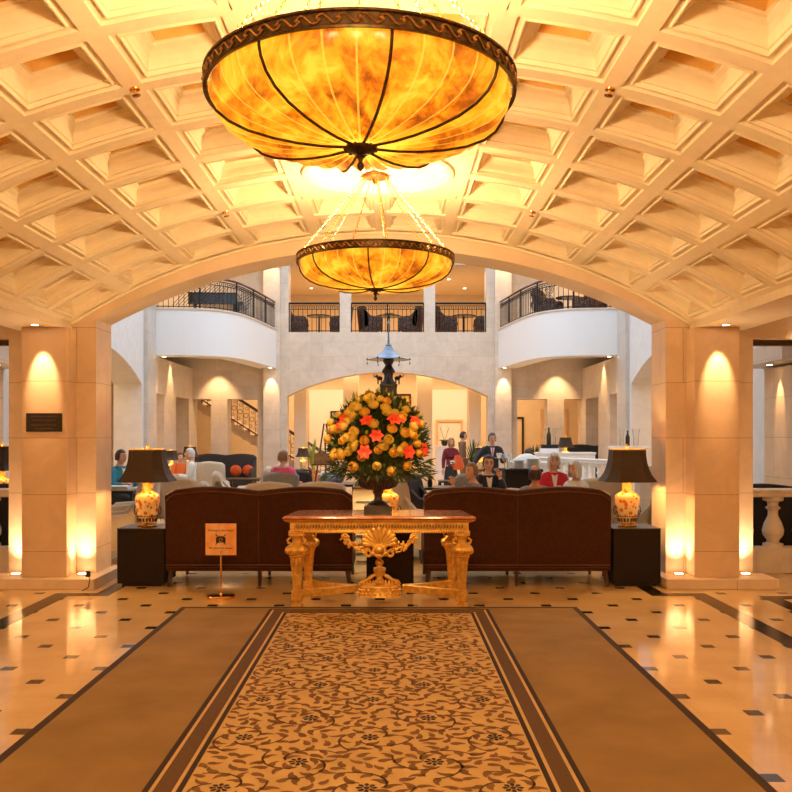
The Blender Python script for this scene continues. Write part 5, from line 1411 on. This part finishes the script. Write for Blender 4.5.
# ================================================================ PEOPLE
def skin_mesh(J, E, root):
    """J name -> (co, radius), E edges; a smooth tapered body surface"""
    bm = bmesh.new(); lay = bm.verts.layers.skin.verify(); V = {}
    for k, (co, r) in J.items():
        v = bm.verts.new(co); r = r if isinstance(r, tuple) else (r, r); v[lay].radius = r; v[lay].use_root = (k == root); V[k] = v
    for a, b in E: bm.edges.new((V[a], V[b]))
    me = bpy.data.meshes.new('tmp'); bm.to_mesh(me); bm.free()
    o = bpy.data.objects.new('tmp', me); COL.objects.link(o)
    m = o.modifiers.new('s', 'SKIN'); m.use_smooth_shade = True; m.branch_smoothing = 0.3
    m = o.modifiers.new('d', 'SUBSURF'); m.levels = 2; m.render_levels = 2
    bpy.context.view_layer.update()
    r = bpy.data.meshes.new_from_object(o.evaluated_get(bpy.context.evaluated_depsgraph_get()))
    bpy.data.objects.remove(o); bpy.data.meshes.remove(me)
    return r
def mesh_to_mb(me, mb):
    mb.add([tuple(v.co) for v in me.vertices], [tuple(p.vertices) for p in me.polygons], True); bpy.data.meshes.remove(me)
def person(label, loc, rz=0, H=1.72, sit=False, arms=('down', 'down'), skin='skin', hair='hair_d', style='short', top='c_black', bottom='c_black', turn=0.0, nod=0.0, lean=0.0, collar=None, female=False, skirt=False, tie=None, glasses=False, holds=None):
    t = thing('person', label, 'person', loc, rz); k = H/1.72
    z0 = 0.95 if not sit else 0.56                        # pelvis height
    def P(x, y, z): return Vector((x*k, y*k, z*k))
    ln = lambda dz: -math.sin(lean)*dz                    # forward lean (towards -Y)
    J = {}; sw = 0.17 if not female else 0.15
    J['pel'] = (P(0, 0, z0), (0.145*k, 0.105*k)); J['bel'] = (P(0, ln(.15)-0.0, z0+0.15), ((0.135 if not female else 0.12)*k, 0.10*k))
    J['che'] = (P(0, ln(.34), z0+0.34), (0.155*k, 0.105*k)); J['nk0'] = (P(0, ln(.46)+0.01, z0+0.46), (0.075*k, 0.062*k)); J['nk1'] = (P(0, ln(.53)-0.0, z0+0.53), 0.046*k); J['hd'] = (P(0, ln(.585)-0.015, z0+0.595), 0.050*k)
    E = [('pel','bel'),('bel','che'),('che','nk0'),('nk0','nk1'),('nk1','hd')]
    hands = []
    for s, nm, mode in ((-1, 'l', arms[0]), (1, 'r', arms[1])):
        sh = P(s*sw, ln(.43)+0.01, z0+0.435)
        if mode == 'down': el = sh + P(s*0.06, 0.01, -0.28); wr = el + P(s*0.02, -0.05, -0.25)
        elif mode == 'tray': el = sh + P(s*0.06, -0.02, -0.28); wr = el + P(-s*0.02, -0.25, 0.06)
        elif mode == 'reach': el = sh + P(s*0.16, -0.03, -0.23); wr = el + P(s*0.14, -0.10, -0.20)
        elif mode == 'chin': el = sh + P(s*0.03, -0.20, -0.20); wr = el + P(-s*0.10, -0.08, 0.24)
        elif mode == 'clasp': el = sh + P(s*0.05, -0.10, -0.26); wr = el + P(-s*0.15, -0.18, 0.10)
        else: el = sh + P(s*0.05, -0.07, -0.27); wr = el + P(-s*0.04, -0.22, 0.04)       # lap / reading
        J['sh'+nm] = (sh, 0.062*k); J['el'+nm] = (el, 0.043*k); J['wr'+nm] = (wr, 0.027*k); E += [('nk0','sh'+nm),('sh'+nm,'el'+nm),('el'+nm,'wr'+nm)]
        hands.append((wr, (wr-el).normalized(), s, mode))
        if not sit: hp, kn, an, toe = P(s*0.095, 0, z0-0.06), P(s*0.10, -0.02, 0.50), P(s*0.105, 0.03, 0.085), P(s*0.125, -0.14, 0.035)
        else: hp, kn, an, toe = P(s*0.10, -0.03, z0-0.03), P(s*0.12, -0.42, 0.50), P(s*0.12, -0.44, 0.09), P(s*0.13, -0.60, 0.035)
        J['hp'+nm] = (hp, 0.088*k); J['kn'+nm] = (kn, 0.058*k); J['an'+nm] = (an, 0.038*k); J['to'+nm] = (toe, 0.032*k)
        E += [('pel','hp'+nm),('hp'+nm,'kn'+nm),('kn'+nm,'an'+nm),('an'+nm,'to'+nm)]
    mb = MB(); mesh_to_mb(skin_mesh(J, E, 'pel'), mb)
    # head
    hc = J['hd'][0] + P(0, -0.012, 0.055); HM = Matrix.Translation(hc) @ Matrix.Rotation(turn, 4, 'Z') @ Matrix.Rotation(nod, 4, 'X'); mb.M = HM
    rs = []; n = 24; mm = 18
    for i in range(mm+1):
        ph = PI*(i+0.03*(i == 0)-0.03*(i == mm))/mm; zz = -math.cos(ph); ring = []
        for j in range(n):
            a = 2*PI*j/n; cx, sy = math.cos(a), math.sin(a); r = math.sin(ph)
            w = 0.073*(1 - 0.20*max(0, -zz-0.1)); dpt = 0.093
            x = r*w*cx; y = r*dpt*sy; z = zz*0.118
            if sy < 0:
                y += 0.012*max(0, -zz-0.2)*(-sy)*0 ; nb = math.exp(-((x/0.016)**2 + ((z+0.012)/0.024)**2)); y -= 0.024*nb
                y += 0.010*math.exp(-(((abs(x)-0.030)/0.014)**2 + ((z-0.012)/0.012)**2)); y -= 0.006*math.exp(-((x/0.025)**2 + ((z+0.055)/0.012)**2)); y -= 0.010*math.exp(-((x/0.03)**2 + ((z+0.092)/0.02)**2))
            ring.append((x*k, y*k, z*k))
        rs.append(ring)
    mb.rings(rs, True, True, True)
    for s in (-1, 1):
        mb.ball((s*0.074*k, 0.005*k, -0.005*k), (0.010*k, 0.018*k, 0.032*k), 8, 6)
    mb.mat = 1
    for s in (-1, 1): mb.ball((s*0.029*k, -0.080*k, 0.012*k), (0.011*k, 0.007*k, 0.007*k), 8, 6); mb.ball((s*0.030*k, -0.082*k, 0.033*k), (0.016*k, 0.006*k, 0.004*k), 8, 5)
    mb.mat = 2; mb.ball((0, -0.090*k, -0.052*k), (0.020*k, 0.006*k, 0.006*k), 8, 5)
    mb.mat = 0
    # hands with five fingers
    for wr, d, s, mode in hands:
        q = d.to_track_quat('Y', 'Z').to_matrix().to_4x4(); mb.M = Matrix.Translation(wr) @ q
        mb.ball((0, 0.045*k, 0), (0.040*k, 0.055*k, 0.016*k), 12, 8)
        for f, (fx, fl) in enumerate(((-0.028, .062), (-0.010, .074), (0.009, .070), (0.027, .054))):
            mb.tube([(fx*k, 0.08*k, 0), (fx*1.08*k, (0.08+fl*.5)*k, -0.008*k), (fx*1.08*k, (0.08+fl*.82)*k, -0.026*k), (fx*1.05*k, (0.08+fl*.95)*k, -0.040*k)], [0.0095*k, 0.009*k, 0.008*k, 0.006*k], 7)
        mb.tube([(-s*0.03*k, 0.02*k, 0), (-s*0.052*k, 0.05*k, -0.010*k), (-s*0.054*k, 0.078*k, -0.018*k)], [0.012*k, 0.011*k, 0.008*k], 7)
    mb.M = Matrix(); mb.build('body', [M[skin], M['eye'], M['lip']], t, sharp=80)
    # clothes
    def sub(keys, grow, ends=()):
        JJ = {}
        for a in keys:
            co, r = J[a]; r = r if isinstance(r, tuple) else (r, r); g = grow*k; JJ[a] = (co, (r[0]+g, r[1]+g))
        return JJ
    up = ['pel','bel','che','nk0','shl','shr','ell','elr','wrl','wrr']; JJ = sub(up, 0.016)
    for s in 'lr': JJ['wr'+s] = (J['el'+s][0].lerp(J['wr'+s][0], 0.92), (0.040*k, 0.040*k))
    EE = [('pel','bel'),('bel','che'),('che','nk0'),('nk0','shl'),('nk0','shr'),('shl','ell'),('shr','elr'),('ell','wrl'),('elr','wrr')]
    JJ['col'] = (J['nk0'][0] + P(0, 0.004, 0.055), (0.060*k, 0.056*k)); EE.append(('nk0','col'))
    if sit: JJ['hem'] = (J['pel'][0] + P(0, -0.02, -0.06), (0.165*k, 0.125*k)); EE.append(('pel','hem'))
    if not sit: JJ['hem'] = (J['pel'][0] + P(0, 0, -0.12), (0.155*k, 0.115*k)); EE.append(('pel','hem'))
    c = MB(); mesh_to_mb(skin_mesh(JJ, EE, 'che'), c); co = c.build('jacket', M[top], t, sharp=80)
    lo = ['pel','hpl','hpr','knl','knr','anl','anr']; JJ = sub(lo, 0.014)
    EE = [('pel','hpl'),('pel','hpr'),('hpl','knl'),('hpr','knr'),('knl','anl'),('knr','anr')]
    if skirt and not sit:
        c = MB(); rs = []
        for a, b, z in ((0.15,0.11,z0),(0.185,0.15,z0-0.2),(0.20,0.17,z0-0.45),(0.21,0.18,0.28)): rs.append([(a*k*math.cos(2*PI*j/24), b*k*math.sin(2*PI*j/24), z*k) for j in range(24)])
        c.rings(rs, True, True, True).build('skirt', M[bottom], t)
    else:
        c = MB(); mesh_to_mb(skin_mesh(JJ, EE, 'pel'), c); c.build('trousers', M[bottom], t, sharp=80)
    for s in 'lr':
        a, b = J['an'+s][0], J['to'+s][0]; c = MB(); c.tube([a + P(0, 0.03, -0.02), a + P(0, -0.02, -0.035), (a+b)/2 + P(0,0,-.006), b], [0.038*k, 0.046*k, 0.045*k, 0.034*k], 10, flat=0.85); c.build('shoe', M['c_black'], t)
    if collar:
        c = MB(); p = J['che'][0]; q = J['nk0'][0]; f = -0.138*k
        c.add([(-0.05*k, q.y-0.098*k, q.z+0.03*k), (0.05*k, q.y-0.098*k, q.z+0.03*k), (0.012*k, p.y+f-0.006*k, p.z-0.06*k), (-0.012*k, p.y+f-0.006*k, p.z-0.06*k), (-0.05*k, q.y-0.03*k, q.z+0.03*k), (0.05*k, q.y-0.03*k, q.z+0.03*k), (0.012*k, p.y+f+0.03*k, p.z-0.06*k), (-0.012*k, p.y+f+0.03*k, p.z-0.06*k)],
              [(0,1,2,3),(4,7,6,5),(0,4,5,1),(1,5,6,2),(2,6,7,3),(3,7,4,0)]); cc = c.build('shirt', M[collar], t)
        if tie: MB().tube([(0, q.y-0.106*k, q.z+0.015*k), (0, p.y+f-0.012*k, p.z+0.01*k), (0, p.y+f-0.008*k, p.z-0.05*k)], [0.010*k, 0.016*k, 0.012*k], 6, flat=0.4).build('tie', M[tie], cc)
    # hair
    if hair:
        h = MB(); h.M = HM; rs = []; n = 28; mm = 14
        drop = {'short': -0.45, 'bob': -0.85, 'long': -1.05, 'fringe': -0.55}[style]
        for i in range(mm+1):
            ph = (PI*0.02 + (PI*0.98)*(i/mm)); ring = []
            for j in range(n):
                a = 2*PI*j/n; cx, sy = math.cos(a), math.sin(a)      # sy<0 is the face side
                face = max(0, -sy)
                lim = drop if sy > -0.35 else 0.55 - 0.0*face
                if style in ('bob', 'long') and abs(cx) > 0.72: lim = drop
                zz = math.cos(ph*0.5*(1 + 0)) ; zz = 1 - (1-lim)*(i/mm); zc = max(-0.98, min(1, zz))
                r = math.sqrt(max(0, 1-zc*zc)) if zz > -0.2 else math.sqrt(max(0, 1-0.04))*(1 - 0.0*(zz))
                if style == 'fringe' and (sy < -0.15 or zz > 0.45): r *= 0.80
                g = 0.012 + (0.010 if style in ('bob', 'long') else 0) + 0.004*math.sin(j*2.1+i)*0.5
                ring.append(((0.073+g)*r*cx*k, (0.093+g)*r*sy*k + 0.006*k, zz*(0.118+g*0.8)*k + 0.004*k))
            rs.append(ring)
        if style == 'fringe': rs = rs[5:]
        inner = [[(x*0.86, y*0.86, z*0.93) for x, y, z in rr] for rr in reversed(rs)]
        h.rings(rs + inner, True, True, True, loop=False).build('hair', M[hair], t, sharp=80)
    if glasses:
        g = MB(); g.M = HM
        for s in (-1, 1): g.torus((s*0.031*k, -0.096*k, 0.010*k), 0.021*k, 0.0022*k, 16, 5, axis='y', ry=0.015*k); g.tube([(s*0.052*k, -0.094*k, 0.012*k), (s*0.078*k, 0, 0.008*k)], 0.002*k, 5)
        g.tube([(-0.010*k, -0.098*k, 0.012*k), (0.010*k, -0.098*k, 0.012*k)], 0.002*k, 5); g.build('glasses', M['c_black'], t)
    return t, {kk: v[0] for kk, v in J.items()}, [h_[0] for h_ in hands]
def seat(px, Y, z=0): return (PX(px, Y), Y, z)
# waiter with tray
wt, WJ, WH = person('waiter in a dark suit holding a tray of white cups, standing behind the right sofa', (PX(492, 17.6), 17.6, 0), D(0), 1.66, False, ('reach', 'tray'), top='c_navy', bottom='c_black', hair='hair_d', collar='c_white', tie='c_pink', turn=0.1)
hx = WH[1]; tp = Vector((wt.location.x + hx.x - 0.03, wt.location.y + hx.y - 0.14, hx.z + 0.03))
t = thing('serving_tray', 'round silver tray carried by the waiter', 'tray', tuple(tp))
MB().lathe([(0.17,0),(0.18,0.004),(0.185,0.014),(0.18,0.014),(0.17,0.007)], n=28).build('plate', M['steel'], t)
def cup(label, loc):
    t = thing('cup', label, 'cup', loc)
    MB().lathe([(0.03,0),(0.035,0.004),(0.055,0.06),(0.058,0.10),(0.053,0.10),(0.048,0.06),(0.028,0.01)], n=18).build('bowl', M['china'], t); MB().torus((0.068,0,0.055), 0.022, 0.006, 12, 5, axis='y').build('handle', M['china'], t)
cup('left white cup on the tray of the waiter', (tp.x-0.075, tp.y, tp.z+0.0055)); cup('right white cup on the tray of the waiter', (tp.x+0.085, tp.y-0.01, tp.z+0.0055))
person('woman in a wine red jacket and black dress standing inside the far arch', (PX(451, 21.2), 21.2, 0), D(15), 1.55, False, ('down', 'lap'), hair='hair_r', style='bob', top='c_wine', bottom='c_black', female=True, skirt=True, turn=-0.2)
o = MB().rings([[(a*math.cos(2*PI*j/16), b*math.sin(2*PI*j/16), z) for j in range(16)] for a, b, z in ((0.12,0.05,0),(0.14,0.06,0.1),(0.10,0.05,0.28),(0.05,0.03,0.36))], True, True, True).build('scarf', M['orange_cloth'])
o.location = (PX(458, 20.85), 20.88, 0.78); tag(o, 'orange scarf held by the woman in the wine red jacket', 'scarf')
person('person in a brown coat walking past behind the tall plant inside the far arch', (PX(462.5, 24.0), 24.0, 0), D(80), 1.72, False, ('down', 'down'), hair='hair_d', top='c_brown', bottom='c_brown')
person('blond woman seated behind the right sofa, head turned towards the dark haired man', seat(473, 11.2), D(-70), 1.62, True, ('chin', 'lap'), hair='hair_b', style='short', top='c_grey', bottom='c_black', female=True, turn=0.3)
person('dark haired man with glasses seated facing the camera behind the right sofa', seat(487, 12.3), D(8), 1.72, True, ('lap', 'chin'), hair='hair_d', top='c_navy', bottom='c_black', collar='c_white', glasses=True, turn=-0.15, lean=0.1)
person('balding man seen from behind above the right sofa', seat(535, 10.6), D(180), 1.60, True, ('lap', 'lap'), skin='skin_tan', hair='hair_d', style='fringe', top='c_grey', bottom='c_black')
person('white haired woman in a red jacket seated behind the right sofa', seat(553.5, 12.65), D(0), 1.74, True, ('clasp', 'clasp'), hair='hair_w', style='bob', top='c_red', bottom='c_black', female=True, collar='c_white')
person('white haired person in a white jacket turned towards the woman in red', seat(576, 11.7), D(-60), 1.62, True, ('lap', 'lap'), hair='hair_w', style='bob', top='c_white', bottom='c_grey', turn=0.2)
person('woman with short dark hair in a blue cardigan seated beside the left pier', seat(120, 14.9), D(60), 1.76, True, ('lap', 'lap'), hair='hair_d', top='c_blue', bottom='c_black', collar='c_white', female=True, turn=0.2)
person('white haired man in profile reading behind the left sofa', seat(191, 18.0), D(-75), 1.74, True, ('lap', 'lap'), hair='hair_w', top='c_white', bottom='c_grey', nod=-0.1)
person('person in an orange jumper seated between the two small lamps', seat(180, 20.6), D(30), 1.55, True, ('lap', 'lap'), hair='hair_d', top='c_orange', bottom='c_black')
person('person with light brown hair and pink top seated in the grey green armchair', seat(283, 14.95), D(165), 1.74, True, ('lap', 'lap'), hair='hair_b', top='c_pink', bottom='c_black', turn=-0.6)
person('dark haired guest seated behind the plates on the right', seat(528, 19.6), D(150), 1.70, True, ('lap', 'lap'), hair='hair_d', top='c_navy', bottom='c_black')
